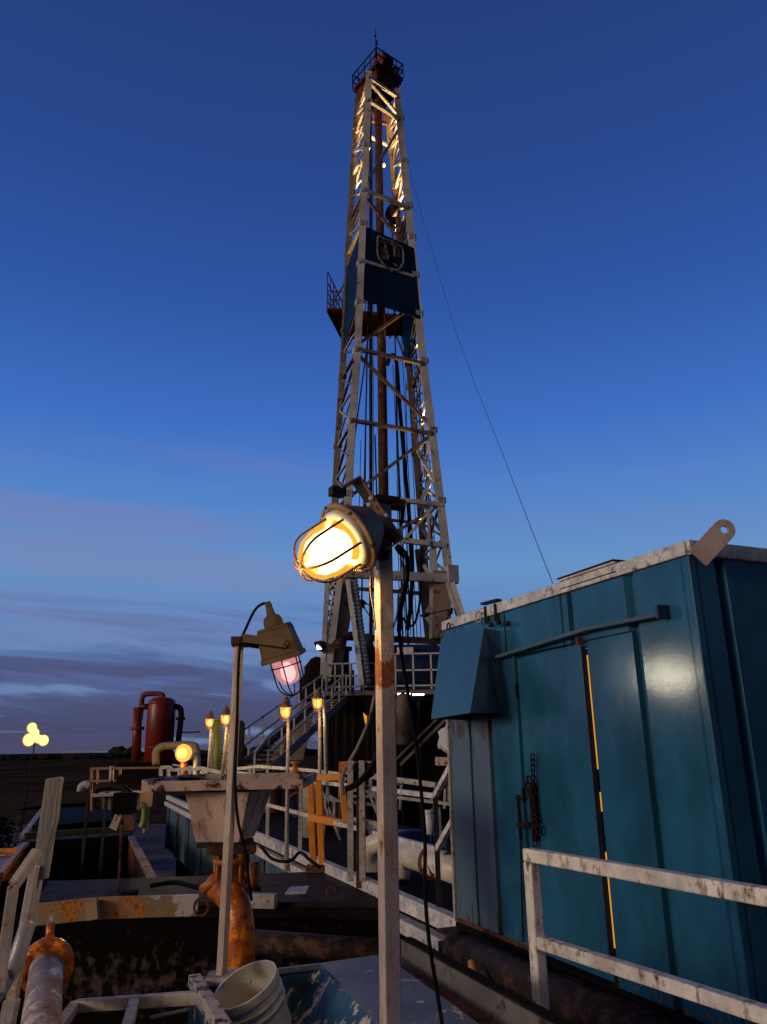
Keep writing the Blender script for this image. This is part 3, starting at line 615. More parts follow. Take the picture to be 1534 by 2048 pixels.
# ================================================================ RIG FLOOR
def rig():
    zf = at(760, 1378, 35).z
    S = thing('rig_substructure', 'raised steel rig floor on dark columns with white guard rails under the mast', 'rig floor', (0, 38, GZ))
    fl = MB(); x0 = at(648, 1390, 35).x; x1 = 6.5
    fl.box(((x0+x1)/2, 39.5, zf-.3), (x1-x0, 9.4, .5)); fl.build('floor', 'black_dirty', S)
    MB().box(((x0+x1)/2, 34.76, zf-.18), (x1-x0+.1, .1, .2)).build('floor_edge', 'mast_brown', S)
    MB().hexa([Vector((x0-.2, 35.2, GZ)), Vector((x1, 35.6, GZ)), Vector((x1, 44, GZ)), Vector((x0-.2, 44, GZ))], [Vector((x0+.1, 37.0, zf-.56)), Vector((x1, 37.0, zf-.56)), Vector((x1, 44, zf-.56)), Vector((x0+.1, 44, zf-.56))]).build('dark_backing', 'bin_black', S)  # black block added to make the space under the floor dark
    for u, w in ((655, .16), (672, .1), (690, .12), (705, .1), (733, .13), (745, .1), (800, .1), (836, .13), (870, .3)):
        a = at(u, 1395, 34.9); a.z = zf-.5; MB().beam(a, (a.x, a.y, GZ), w, w).build('column', 'dark_steel' if w < .2 else 'black_dirty', S)
    for z in (-1.6, .3):
        MB().beam((x0, 35.0, z), (x1, 35.0, z), .14, .2).build('cross_beam', 'black_dirty', S)
    # beige vessel under the floor and slanting braces
    c = at(806, 1400, 34.6)
    MB().lathe((c.x, 34.4, at(806, 1490, 34.4).z), (0, 0, 1), [(0, .30), (.1, .34), (1.9, .34), (2.1, .28), (2.2, .1)], 14).build('accumulator', 'yellow_dim', S)
    MB().beam(at(900, 1430, 33.8), at(800, 1530, 33.8), .12).build('brace', 'mast_brown', S)
    MB().beam(at(880, 1432, 33.9), at(780, 1530, 33.9), .08).build('brace', 'mast_brown', S)
    # slanted leg panel left
    a = [at(632, 1402, 34.2), at(650, 1402, 34.2), at(618, 1520, 33.0), at(552, 1520, 33.0)]
    a = [at(612, 1392, 36.5), at(632, 1395, 36.5), at(606, 1520, 36), at(540, 1520, 36)]
    MB().prism(a, (0, .3, 0)).build('leg_panel', 'mast_brown', S)
    # guard rails on the floor edge
    def rail(u0, u1, vtop, n, mat='mast_white', Y=34.9, h=1.15):
        m = MB(); xa, xb = at(u0, vtop, Y).x, at(u1, vtop, Y).x
        for k in range(n+1): x = lerp(xa, xb, k/n); m.beam((x, Y, zf-.05), (x, Y, zf+h), .07)
        for hh in (h, h*.52, .12): m.beam((xa, Y, zf+hh), (xb, Y, zf+hh), .07)
        m.build('guard_rail', mat, S)
    rail(655, 700, 1340, 3); rail(703, 750, 1340, 2, Y=34.95); rail(790, 897, 1310, 3, 'trim_white', h=1.55)
    m = MB(); a, b = Vector((x0+.1, 34.9, zf)), Vector((x0+.1, 41, zf))
    for k in range(5): q = lerp(a, b, k/4); m.beam(q, q+Vector((0, 0, 1.15)), .07)
    for hh in (.6, 1.15): m.beam(a+Vector((0, 0, hh)), b+Vector((0, 0, hh)), .07)
    m.build('guard_rail', 'mast_white', S)
    for u0, u1, v in ((795, 821, 1388), (825, 848, 1389)):
        a, b = at(u0, v, 34.4), at(u1, v, 34.4); h = MB().box((a+b)/2+Vector((0, .03, .07)), ((b-a).length+.1, .16, .06)).build('tube_lamp', 'dark_steel', S)
        MB().cyl((a.x, 34.38, a.z), (b.x, 34.38, a.z), .045, seg=8).build('lit_tube', 'tube_white', h)
    # things standing on the floor
    def T(name, label, cat, p): return thing(name, label, cat, p)
    c = at(834, 1366, 36.4); c.z = zf
    dw = T('drawworks', 'big dark blue rounded drum housing on the rig floor behind white rails', 'winch', c)
    MB().lathe(c+Vector((-1.5, 0, 1.0)), (1, 0, 0), [(0, .5), (.05, 1.0), (.5, 1.15), (2.4, 1.15), (2.9, 1.0), (3.0, .5)], 22).build('drum_housing', 'dark_blue', dw)
    MB().box(c+Vector((0, .2, .35)), (3.1, 1.9, .68)).build('skid', 'dark_blue', dw)
    MB().box(c+Vector((1.7, -.5, .55)), (.7, .7, 1.1)).build('gearbox', 'blue_pale', dw)
    MB().box(c+Vector((-.55, -1.02, 1.75)), (.75, .1, .3)).build('plate', 'white_clean', dw)
    c = at(690, 1285, 36.8)
    t = T('catwalk_beam', 'rusty red horizontal beam crossing the mast base behind the tall lamp post', 'beam', at(680, 1275, 37.4))
    b1 = MB().beam(at(686, 1274, 37.2), at(892, 1283, 38.2), .26, .3); b1.beam(at(688, 1276, 37), at(672, 1290, 33.9), .3, .3); b1.cyl(at(660, 1296, 34.2), at(702, 1268, 36.5), .14, seg=8); b1.build('beam', 'rust', t)
    MB().beam(at(735, 1268, 37.2), at(735, 1282, 37.2), .4).build('bracket', 'mast_brown', t)
    c = at(740, 1372, 35.6); c.z = zf
    t = T('air_winch', 'dark upright winch stack on the rig floor just left of the tall lamp post', 'winch', c)
    MB().lathe(c, (0, 0, 1), [(0, .45), (.5, .45), (.55, .3), (1.2, .3), (1.25, .42), (1.9, .42), (2.0, .2), (2.3, .15)], 12).build('body', 'dark_steel', t)
    c = at(686, 1372, 36.6); c.z = zf
    t = T('exhaust_stack', 'short black capped stack standing beside the mast leg on the rig floor', 'exhaust stack', c)
    MB().lathe(c, (0, 0, 1), [(0, .55), (1.0, .55), (1.05, .3), (1.9, .3), (1.95, .45), (2.1, .45)], 12).build('body', 'black_dirty', t)
    c = at(633, 1380, 36); c.z = zf-.4
    t = T('engine_block', 'bulky black machine silhouetted at the left edge of the rig floor', 'engine', c)
    MB().lathe(c, (0, 0, 1), [(0, .8), (.9, .85), (1.2, .6), (1.5, .62), (1.9, .3), (2.0, .1)], 9, False).build('body', 'black_dirty', t)
    MB().box(c+Vector((.4, 0, .7)), (.8, .9, 1.2), .3).build('cover', 'black_dirty', t)
    # white shaded floor lamp on a mast leg, left
    p = at(640, 1290, 35.2)
    t = T('shaded_lamp', 'small white shaded lamp jutting from the mast leg at rig floor level', 'lamp', p)
    MB().lathe(p+Vector((.2, 0, .12)), (-.5, -.2, -.5), [(0, .08), (.1, .2), (.35, .34)], 12).build('shade', 'dark_steel', t)
    MB().box(p+Vector((.02, -.15, -.12)), (.30, .12, .18)).build('lamp_glass', 'tube_white', t)
    # chains hanging down left of the leg
    for du in (0, 7, -8):
        pass
    return zf
zf = rig()
def glowing_wedge():
    p = at(731, 1430, 30)
    t = thing('glowing_deflector', 'small metal wedge glowing yellow by itself in the dark under the rig floor', 'deflector', p)
    MB().prism([at(726, 1425, 30), at(734, 1432, 30), at(732, 1455, 30)], (0, .1, 0)).build('wedge', 'yellow_glow', t)  # lamplight on the metal put in as emission
glowing_wedge()

# staircase up to the rig floor
def stairs():
    a0, a1 = at(500, 1545, 24), at(668, 1398, 34.6)
    t = thing('rig_staircase', 'steep steel staircase with pale double handrails climbing to the rig floor', 'staircase', (a0.x, a0.y, GZ))
    side = (a1-a0); side.z = 0; side = Vector((side.y, -side.x, 0)).normalized()*.55
    for s_ in (-1, 1): MB().beam(a0+side*s_, a1+side*s_, .06, .3).build('stringer', 'mast_brown', t)
    tr = MB(); n = 20
    for k in range(n): c = lerp(a0, a1, (k+.5)/n); tr.beam(c-side*.95, c+side*.95, .28, .04)
    tr.build('treads', 'mast_brown', t)
    for s_ in (-1, 1):
        m = MB()
        for k in range(9):
            c = lerp(a0, a1, k/8)+side*s_; m.beam(c, c+Vector((0, 0, 1.05)), .06)
        for h in (.55, 1.05): m.beam(a0+side*s_+Vector((0, 0, h)), a1+side*s_+Vector((0, 0, h)), .06)
        m.beam(a0+side*s_+Vector((0, 0, 1.05)), a0+side*s_+Vector((-.35, -.3, .55)), .06); m.beam(a0+side*s_+Vector((-.35, -.3, .55)), a0+side*s_+Vector((-.35, -.3, -1)), .06)
        m.build('handrail', 'mast_white', t)
    for k in (.35, .8):
        c = lerp(a0, a1, k); MB().beam(c, (c.x, c.y, GZ), .16).build('support', 'black_dirty', t)
    MB().beam(a0, (a0.x, a0.y, GZ), .2).build('support', 'black_dirty', t)
stairs()

# ================================================================ MUD TANK with white top beams, running away from the cabin
TZ = -1.5
Tn = atz(942, 1846, TZ); Tf = atz(336, 1590, TZ)         # near and far points of its top edge
td = (Tf-Tn); TLEN = td.length; td.normalize(); tn = Vector((td.y, -td.x, 0))   # tn: into the tank, to the right
def TP(s, o, z): p = Tn+td*s+tn*o; return Vector((p.x, p.y, z))
def ts(u, v, z=TZ): return (atz(u, v, z)-Tn).dot(td)
def tank():
    s_blue = ts(700, 1758)
    t = thing('mud_tank', 'long blue mud tank with white top beams running away from the cabin', 'tank', TP(TLEN/2, 1.2, GZ))
    MB().hexa([TP(s_blue, .05, TZ-1.7), TP(s_blue, .11, TZ-1.7), TP(TLEN, .11, TZ-1.7), TP(TLEN, .05, TZ-1.7)], [TP(s_blue, .05, TZ-.34), TP(s_blue, .11, TZ-.34), TP(TLEN, .11, TZ-.34), TP(TLEN, .05, TZ-.34)]).build('side_wall', 'tank_blue', t)
    for k in range(9):
        s = s_blue+.6+k*(TLEN-s_blue-1)/8
        MB().beam(TP(s, .0, TZ-.36), TP(s, .0, TZ-1.7), .08, .08).build('stiffener', 'tank_blue', t)
    MB().beam(TP(0, 0, TZ-.07), TP(TLEN, 0, TZ-.07), .12, .15).build('top_beam', 'trim_white', t, .01)
    MB().beam(TP(-.1, -.04, TZ-.27), TP(TLEN, -.04, TZ-.27), .14, .13).build('lower_beam', 'trim_white', t, .01)
    MB().beam(TP(0, .04, TZ-.18), TP(TLEN, .04, TZ-.18), .04, .1).build('web', 'black_dirty', t)
    MB().prism([TP(0, .1, TZ-.08), TP(TLEN, .1, TZ-.08), TP(TLEN, 3.1, TZ-.08), TP(0, 3.1, TZ-.08)], (0, 0, .04)).build('deck', 'black_dirty', t)
    MB().hexa([TP(s_blue-.2, .4, GZ), TP(s_blue-.2, 3, GZ), TP(TLEN-.2, 3, GZ), TP(TLEN-.2, .4, GZ)], [TP(s_blue-.2, .4, TZ-.5), TP(s_blue-.2, 3, TZ-.5), TP(TLEN-.2, 3, TZ-.5), TP(TLEN-.2, .4, TZ-.5)]).build('tank_body', 'black_dirty', t)
    MB().beam(TP(.55, .0, TZ-.34), TP(.55, .0, GZ), .1, .12).build('leg', 'old_white', t)
    MB().beam(TP(2.6, .1, TZ-.34), TP(2.6, .1, GZ), .12, .12).build('leg', 'black_dirty', t)
    # walkway railing on the near edge
    r = thing('tank_railing', 'white pipe railing along the near edge of the mud tank', 'railing', TP(8, 0, TZ))
    m1 = MB(); m2 = MB(); s0, s1 = ts(870, 1815), TLEN-.5
    m1.beam(TP(s0, .05, TZ+1.02), TP(s1, .05, TZ+1.02), .05); m2.beam(TP(s0, .05, TZ+.52), TP(s1, .05, TZ+.52), .05)
    m1.build('top_rail', 'trim_white', r); m2.build('mid_rail', 'trim_white', r)
    for u, v in ((577, 1700), (520, 1672), (462, 1645), (420, 1626), (380, 1610)):
        s = ts(u, v); MB().beam(TP(s, .05, TZ), TP(s, .05, TZ+1.02), .06).build('post', 'old_white', r)
    s = s0; MB().beam(TP(s0, .05, TZ), TP(s0, .05, TZ+1.02), .05).build('post', 'dark_steel', r)
    s = s0+1.45; MB().beam(TP(s, .05, TZ+.52), TP(s, .05, TZ+1.02), .04).build('post', 'trim_white', r)
    # ramp rails rising at the near end
    rr = thing('ramp_rail', 'white rail bending up from the tank railing beside the cabin', 'railing', TP(s0, .05, TZ))
    for h in (1.02, .52, 1.1):
        a = TP(s0, .05+(.08 if h == 1.1 else 0), TZ+h); m = MB(); m.beam(a, a-td*.95+Vector((0, 0, .80 if h != 1.1 else .5))+tn*.05, .05)
        m.build('rail', 'trim_white', rr)
tank()
# pale upright pipes and machinery on the tank deck
def deck_clutter():
    def onT(u, v, dz=0): return atz(u, v, TZ+dz)
    # square white double posts
    for u0, v0, u1, v1, w, mt, lab in ((701, 1762, 703, 1555, .07, 'old_white', 'pair of pale square posts side by side right of the orange gate'), ):
        p = onT(u0, v0); t = thing('double_post', lab, 'post', p)
        for dx in (0, .14):
            MB().beam(p+Vector((dx, .04*dx, 0)), p+Vector((dx, 0, 1.35)), w, w).build('post', mt, t)
    p = onT(722, 1775, -.1); tp = at(722, 1560, p.y)
    t = thing('rusty_post', 'brown rusty post with a knob on top left of the tall lamp post', 'post', p)
    MB().beam(p, tp, .11).build('post', 'rust', t); MB().lathe(tp, (0, 0, 1), [(0, .08), (.05, .17), (.16, .17), (.22, .06)], 10).build('knob', 'dark_steel', t)
    p = onT(612, 1690); tp = at(610, 1560, p.y)
    t = thing('white_cylinder', 'stout pale vertical cylinder behind the orange gate', 'pipe', p)
    MB().lathe(p+Vector((0, 1.2, 0)), (0, 0, 1), [(0, .20), (.80, .20), (.83, .23), (.88, .23)], 14).build('cylinder', 'old_white', t)
    # dark red agitator motor
    for u, v, s in ((545, 1660, 1.), (470, 1628, 1.2)):
        p = onT(u, v)+tn*.9; t = thing('agitator', 'dark red motor with handwheel %s' % ('behind the white railing right of the hopper' if u > 500 else 'hidden mostly behind the pink hopper'), 'agitator', p)
        MB().lathe(p, (0, 0, 1), [(0, .34), (.1, .34), (.12, .24), (.55, .26), (.6, .3), (.7, .12)], 14).build('motor', 'crown_rust', t)
        MB().tube([p+Vector((-.35+.22*math.cos(q*.6283), -.32, .45+.22*math.sin(q*.6283))) for q in range(10)], .025, 6, True).build('handwheel', 'crown_rust', t)
        MB().box(p+Vector((.42, 0, .3)), (.3, .3, .5)).build('gearbox', 'dark_steel', t)
    # big white pipe running along the deck
    a, b = at(748, 1690, 10.6), at(938, 1745, 8.6)
    t = thing('white_pipe', 'thick stained white pipe lying across the deck behind the tall post', 'pipe', b)
    MB().cyl(at(790, 1700, 10.2), at(945, 1748, 8.4), .15, seg=18).build('pipe', 'pipe_white', t)
    MB().tube(curve([at(812, 1706, 10.0), at(800, 1716, 9.9), at(796, 1760, 9.8)], 4), .14, 14).build('elbow', 'pipe_white', t)
    MB().tube(curve([at(755, 1745, 10.8), at(735, 1728, 10.8), at(740, 1695, 10.8), at(770, 1680, 10.7)], 5), .13, 14).build('elbow', 'pipe_white', t)
    ax = (at(945, 1748, 8.4)-at(790, 1700, 10.2)).normalized(); c = at(868, 1725, 9.25)
    MB().lathe(c, ax, [(-.03, .15), (-.03, .19), (.03, .19), (.03, .15)], 18).build('clamp', 'rust', t)
    MB().beam(at(862, 1742, 9.0), at(910, 1708, 8.7), .05, .12).build('bracket', 'dark_steel', t)
    # blue pump body with a white cap
    p = at(828, 1690, 10.5); t = thing('blue_pump', 'small dark blue pump body behind the thick white pipe', 'pump', p)
    MB().lathe(p, (1, -.25, 0), [(-.28, .12), (-.25, .19), (.2, .19), (.25, .12)], 14).build('body', 'dark_blue', t); MB().cyl(p+Vector((.34, 0, -.12)), p+Vector((.34, 0, .16)), .07).build('cap', 'white_clean', t)
    p = at(859, 1668, 10.2); t = thing('white_jar', 'small white jar perched above the thick white pipe', 'jar', p)
    MB().lathe(p, (0, 0, 1), [(0, .07), (.16, .075), (.2, .05), (.24, .055)], 12).build('jar', 'white_clean', t); MB().lathe(p+Vector((0, 0, .24)), (0, 0, 1), [(0, .06), (.04, .055)], 12).build('lid', 'white_clean', t)
    # long crossing pale beam and thin diagonal pipes
    t = thing('pipe_frame', 'frame of thin pale pipes crossing in the dark behind the tall post', 'pipe frame', at(735, 1650, 12))
    segs = [((741, 1552, 12), (872, 1570, 11.6), .09), ((741, 1552, 12), (741, 1588, 12), .06), ((741, 1588, 12), (900, 1608, 11), .05), ((700, 1640, 11.5), (760, 1652, 11.3), .12), ((735, 1580, 12.5), (758, 1635, 12.5), .05), ((640, 1570, 13), (680, 1680, 13), .05), ((655, 1560, 13), (655, 1640, 13), .05), ((655, 1590, 13), (672, 1600, 13), .05), ((668, 1600, 13), (668, 1640, 13), .05), ((900, 1550, 11.5), (900, 1605, 11.2), .08), ((890, 1550, 11.5), (915, 1610, 11.2), .06)]
    random.seed(21)
    for k in range(16):
        u = random.uniform(650, 925); Yk = random.uniform(11.5, 15); v0 = random.uniform(1545, 1620)
        if k % 3: segs.append(((u, v0, Yk), (u+random.uniform(-6, 6), v0+random.uniform(40, 100), Yk), .05))
        else: segs.append(((u, v0, Yk), (u+random.uniform(40, 90), v0+random.uniform(-8, 30), Yk), .05))
    for a, b, w in segs: MB().beam(at(*a), at(*b), w*.8).build('pipe', 'old_white' if w > .04 and a[0] not in (890,) else 'dark_steel', t)
    # rails of the far walkway, nearly level with the hopper tray
    t = thing('far_railing', 'thin bright white railing running behind the pink tray', 'railing', at(600, 1560, 17))
    pts = [at(398, 1545, 20), at(520, 1533, 19), at(615, 1540, 18), at(680, 1548, 17), at(692, 1560, 17)]
    m = MB()
    for a, b in zip(pts, pts[1:]): m.beam(a, b, .07)
    m.build('top_rail', 'trim_white', t)
    m = MB()
    for u, v, Y in ((423, 1545, 20), (500, 1536, 19), (508, 1536, 19), (535, 1536, 18.8), (680, 1548, 17)): q = at(u, v, Y); MB().beam(q, q-Vector((0, 0, .9)), .06).build('post', 'trim_white', t)
    t = thing('yellow_beam', 'short yellow-brown crate-like beam stacked behind the orange gate', 'beam', at(710, 1535, 18))  # beam in the orange gate paint with a white strip
    MB().box(at(712, 1533, 18), (.75, .5, .22)).build('beam', 'gate_orange', t); MB().box(at(712, 1546, 17.6), (.55, .06, .05)).build('edge_strip', 'trim_white', t)
    t = thing('orange_valve', 'small orange valve bonnet by the far railing under the stairs', 'valve', at(590, 1555, 17))
    MB().lathe(at(590, 1552, 17), (0, 0, 1), [(0, .11), (.10, .11), (.12, .06), (.24, .06), (.26, .10), (.30, .10)], 10).build('bonnet', 'gate_orange', t)
deck_clutter()
def gate():
    b = atz(627, 1733, TZ-.05); Y = b.y
    t = thing('safety_gate', 'bright orange square-tube gate frame standing on the tank edge', 'gate', b)
    def q(u, v, dy=0): return at(u, v, Y+dy)
    for (p, r, w) in (((620, 1558), (627, 1733), .085), ((637, 1556), (644, 1735), .085)):
        MB().beam(q(*p), q(*r), w).build('upright', 'gate_orange', t, .008)
    MB().beam(q(618, 1555), q(688, 1554, -.15), .09).build('top_bar', 'gate_orange', t, .008)
    MB().beam(q(620, 1634), q(690, 1648, -.15), .10).build('lower_bar', 'gate_orange', t, .008)
    MB().beam(q(683, 1552, -.15), q(692, 1650, -.2), .085).build('end_bar', 'gate_orange', t, .008)
    MB().beam(q(640, 1600, .2), q(648, 1640, .1), .06).build('brace', 'gate_orange', t)
    MB().box(q(634, 1736), (.28, .2, .09)).build('foot', 'rust', t)
gate()

# ================================================================ MIDDLE: dirty settling tank with steel lid
def settling():
    z = TZ-.12
    a, b, c, d = atz(75, 1800, z), atz(776, 1806, z), atz(655, 1742, z), atz(96, 1762, z)
    t = thing('settling_tank', 'low dark tank with a grimy steel lid and peeling front', 'tank', ((a+c)/2).xy.to_3d()+Vector((0, 0, GZ)))
    MB().hexa([v+Vector((0, 0, -.07)) for v in (a, b, c, d)], [a, b, c, d]).build('lid', 'deck_plate', t, .01)
    n = Vector((0, -.04, 0))
    wa, wb = a+Vector((0, .12, -.08)), b+Vector((0, .12, -.08))
    MB().hexa([Vector((wa.x, wa.y, GZ)), Vector((wb.x+.3, wb.y, GZ)), Vector((c.x, c.y, GZ)), Vector((d.x, d.y, GZ))], [wa, wb+Vector((.3, 0, 0)), c-Vector((0, .1, .08)), d-Vector((0, .1, .08))]).build('tank_body', banded('tank_dirty', 'tank_peeling', [(3.15, .50, .26)], (.02, .012, .010), (.13, .095, .085), scale=8.5, streak=1, lo=.68, hi=.84), t)
    MB().beam(a+Vector((0, -.02, -.1)), b+Vector((0, -.02, -.1)), .1, .1).build('front_rim', 'black_dirty', t)
    e = lerp(a, b, .60); e2 = lerp(a, b, .72)
    MB().beam(e+Vector((.1, -.1, .03)), e2+Vector((-.1, -.1, .03)), .1, .14).build('lip', 'old_white', t)
    # white and yellow channel along the front
    p = thing('channel_bar', 'white and yellow peeling steel channel along the front of the settling tank', 'steel channel', at(75, 1830, 8.2))
    q0, q1, q2 = at(74, 1829, 7.9), at(196, 1816, 8.0), at(397, 1810, 8.2)
    for x, y in ((q0, q1), (q1, q2)): MB().beam(x, y, .06, .19).build('channel', 'yellow_white', p, .008)
    MB().beam(at(185, 1803, 7.93), at(188, 1838, 7.93), .10, .08).build('joint_plate', 'yellow_white', p)
    MB().box(at(258, 1798, 8.6), (.14, .14, .16)).build('stub', 'black_dirty', p)
    # chain hanging from hoist to the lid
    # back-left dark pipe elbow on lid right
    p = at(662, 1786, 9.0); r = thing('lid_ring', 'small corroded lifting ring on the grimy lid', 'lifting ring', p)
    MB().tube([p+Vector((.05*math.cos(k*.5236), .02*math.sin(k*.5), .02+.035*math.sin(k*.5236))) for k in range(12)], .014, 6, True).build('ring', 'rust', r)
settling()
# debris and pipes in the dark pit between the settling tank and the blue box
def pit():
    t = thing('pit_pipe', 'dim rusty pipe running through the dark pit below the lid', 'pipe', at(480, 1900, 6.5))
    MB().cyl(at(470, 1880, 7.2), at(790, 1905, 6.6), .09).build('pipe', 'pipe_rusty', t)
    t2 = thing('base_plate', 'pale grimy plate at the foot of the thin lamp post', 'plate', at(450, 1948, 3.6))
    MB().prism([at(410, 1958, 3.55), at(500, 1950, 3.55), at(492, 1935, 3.9), at(420, 1942, 3.9)], (0, 0, -.03)).build('plate', 'old_white', t2)
pit()
def hoses():
    for lab, pts, r, mt in (('black hose looping over the grimy lid near the orange gate', [(520, 1690, 10.6), (545, 1718, 10.2), (580, 1722, 10.0), (600, 1705, 10.2), (622, 1722, 9.9), (640, 1735, 9.8)], .02, 'rubber'),
                            ('dark hose snaking along the far edge of the lid', [(300, 1772, 9.0), (350, 1765, 9.1), (400, 1775, 8.9), (440, 1768, 9.0), (520, 1778, 8.8)], .025, 'rubber')):
        q = [at(*p_) for p_ in pts]; t = thing('hose', lab, 'hose', q[0]); MB().tube(curve(q, 6), r, 7).build('hose', mt, t)
    q = at(588, 1782, 9.0); t = thing('scrap_plate', 'small scrap of flaking plate lying on the lid', 'plate', q)
    MB().prism([at(570, 1790, 8.9), at(612, 1787, 8.9), at(618, 1775, 9.2), at(580, 1778, 9.2)], (0, 0, .02)).build('plate', 'old_white', t)
hoses()

# open bins to the left
def bins():
    z = -2.35
    A, B, C = atz(308, 1772, -2.35), atz(262, 1678, -2.35), atz(52, 1692, -2.35)
    Dp = atz(-60, 1775, -2.35)
    def tub(name, label, P, mi, rim, th=.12):
        c = sum(P, Vector())/4; t = thing(name, label, 'bin', (c.x, c.y, GZ))
        for i in range(4):
            a, b = P[i], P[(i+1) % 4]; inw = (c-(a+b)/2); inw.z = 0; inw = inw.normalized()*th
            a2, b2 = lerp(a, c, .04), lerp(b, c, .04)
            k = MB().hexa([Vector((a.x, a.y, GZ+.3)), Vector((b.x, b.y, GZ+.3)), Vector((b2.x, b2.y, GZ+.3)), Vector((a2.x, a2.y, GZ+.3))], [a, b, b2, a2])
            k.build('side_wall', mi[i], t)
            MB().beam(a+Vector((0, 0, .05)), b+Vector((0, 0, .05)), .16, .09).build('rim', rim[i], t, .01)
        MB().prism([Vector((p.x, p.y, GZ+.32)) for p in P], (0, 0, .05)).build('bottom', 'bin_black', t)
        return t
    tub('cuttings_bin', 'open rusty cuttings bin, nearest and largest of the two', [Dp, A, B, C], ['bin_black', 'bin_rust', 'bin_black', 'bin_rust'], ['bin_black', 'mast_brown', 'bin_black', 'yellow_white'])
    P = [atz(48, 1672, -2.2), atz(265, 1657, -2.2), atz(270, 1606, -2.2), atz(90, 1614, -2.2)]
    t = thing('skip_bin', 'long black skip with a thin green lower edge standing behind the rusty bin', 'bin', ((P[0]+P[2])/2).xy.to_3d()+Vector((0, 0, GZ)))
    lo = [Vector((p.x, p.y, GZ)) for p in P]
    MB().hexa(lo, [p-Vector((0, 0, .15)) for p in P]).build('body', 'green_paint', t)
    for i in range(4):
        a, b = P[i], P[(i+1) % 4]; MB().beam(a, b, .18, .16).build('rim', 'green_paint' if i != 3 else 'yellow_white', t, .02)
    bk = [P[3]+Vector((0, -.3, 0)), P[2]+Vector((0, -.3, 0))]
    MB().hexa([bk[0]+Vector((-1.2, 0, -.1)), bk[1]+Vector((0, 0, -.1)), bk[1]+Vector((0, .1, -.1)), bk[0]+Vector((-1.2, .1, -.1))], [bk[0]+Vector((0, 0, .1)), bk[1]+Vector((0, 0, .1)), bk[1]+Vector((0, .1, .1)), bk[0]+Vector((0, .1, .1))]).build('back_wall', 'bin_black', t)
    a, b, c, d = atz(62, 1655, -2.15), atz(262, 1640, -2.15), atz(262, 1612, -2.15), atz(98, 1618, -2.15)
    MB().prism([a, b, c, d], (0, 0, .03)).build('cover', 'bin_black', t)
    q = [atz(-70, 1760, -2.1), atz(0, 1752, -2.1), atz(40, 1702, -2.1), atz(-40, 1704, -2.1)]
    t = thing('rusty_trough', 'orange rusty trough cut off by the left edge of the photo', 'trough', q[0]-Vector((0, 0, 1)))
    MB().hexa([v-Vector((0, 0, .5)) for v in q], [v-Vector((0, 0, .08)) for v in q]).build('body', 'orange', t)
    for i in range(4): MB().beam(q[i], q[(i+1) % 4], .1, .12).build('rim', 'gate_orange', t)
bins()
def dark_filler():
    p = at(322, 1735, 13.5); p.z = GZ
    t = thing('dark_filler', 'added black filler boxes darkening the gap between the bins and the blue tank', 'pump', p)
    MB().box(p+Vector((-.75, 1.6, 1.2)), (.7, 5.5, 2.4)).build('skid', 'bin_black', t)  # black filler added only to darken this gap
    MB().cyl(p+Vector((-.8, -.4, 2.6)), p+Vector((-.8, 1.6, 2.6)), .25, seg=16).build('motor', 'black_dirty', t)
dark_filler()
def truck():
    p = at(62, 1668, 40); p.z = GZ
    t = thing('parked_pickup', 'small white pickup half hidden behind the black skip', 'pickup truck', p)
    b = MB(); b.box(p+Vector((1.2, 0, .85)), (4.6, 1.8, .55)); b.hexa([p+Vector(v) for v in ((.2, -.85, 1.13), (2.3, -.85, 1.13), (2.3, .85, 1.13), (.2, .85, 1.13))], [p+Vector(v) for v in ((.6, -.72, 1.75), (2.0, -.72, 1.75), (2.0, .72, 1.75), (.6, .72, 1.75))])
    b.build('body', 'white_clean', t, .05)
    MB().box(p+Vector((1.3, -.80, 1.42)), (1.3, .05, .36)).build('side_window', 'rubber', t)
    for dx in (-.25, 2.7):
        w = MB().cyl(p+Vector((dx, -.95, .38)), p+Vector((dx, -.72, .38)), .38, seg=18).build('wheel', 'rubber', t); MB().cyl(p+Vector((dx, -.97, .38)), p+Vector((dx, -.951, .38)), .2, seg=12).build('rim', 'dark_steel', w)
    MB().box(p+Vector((-1.12, -.55, .95)), (.05, .35, .18)).build('headlight', 'white_clean', t)
truck()

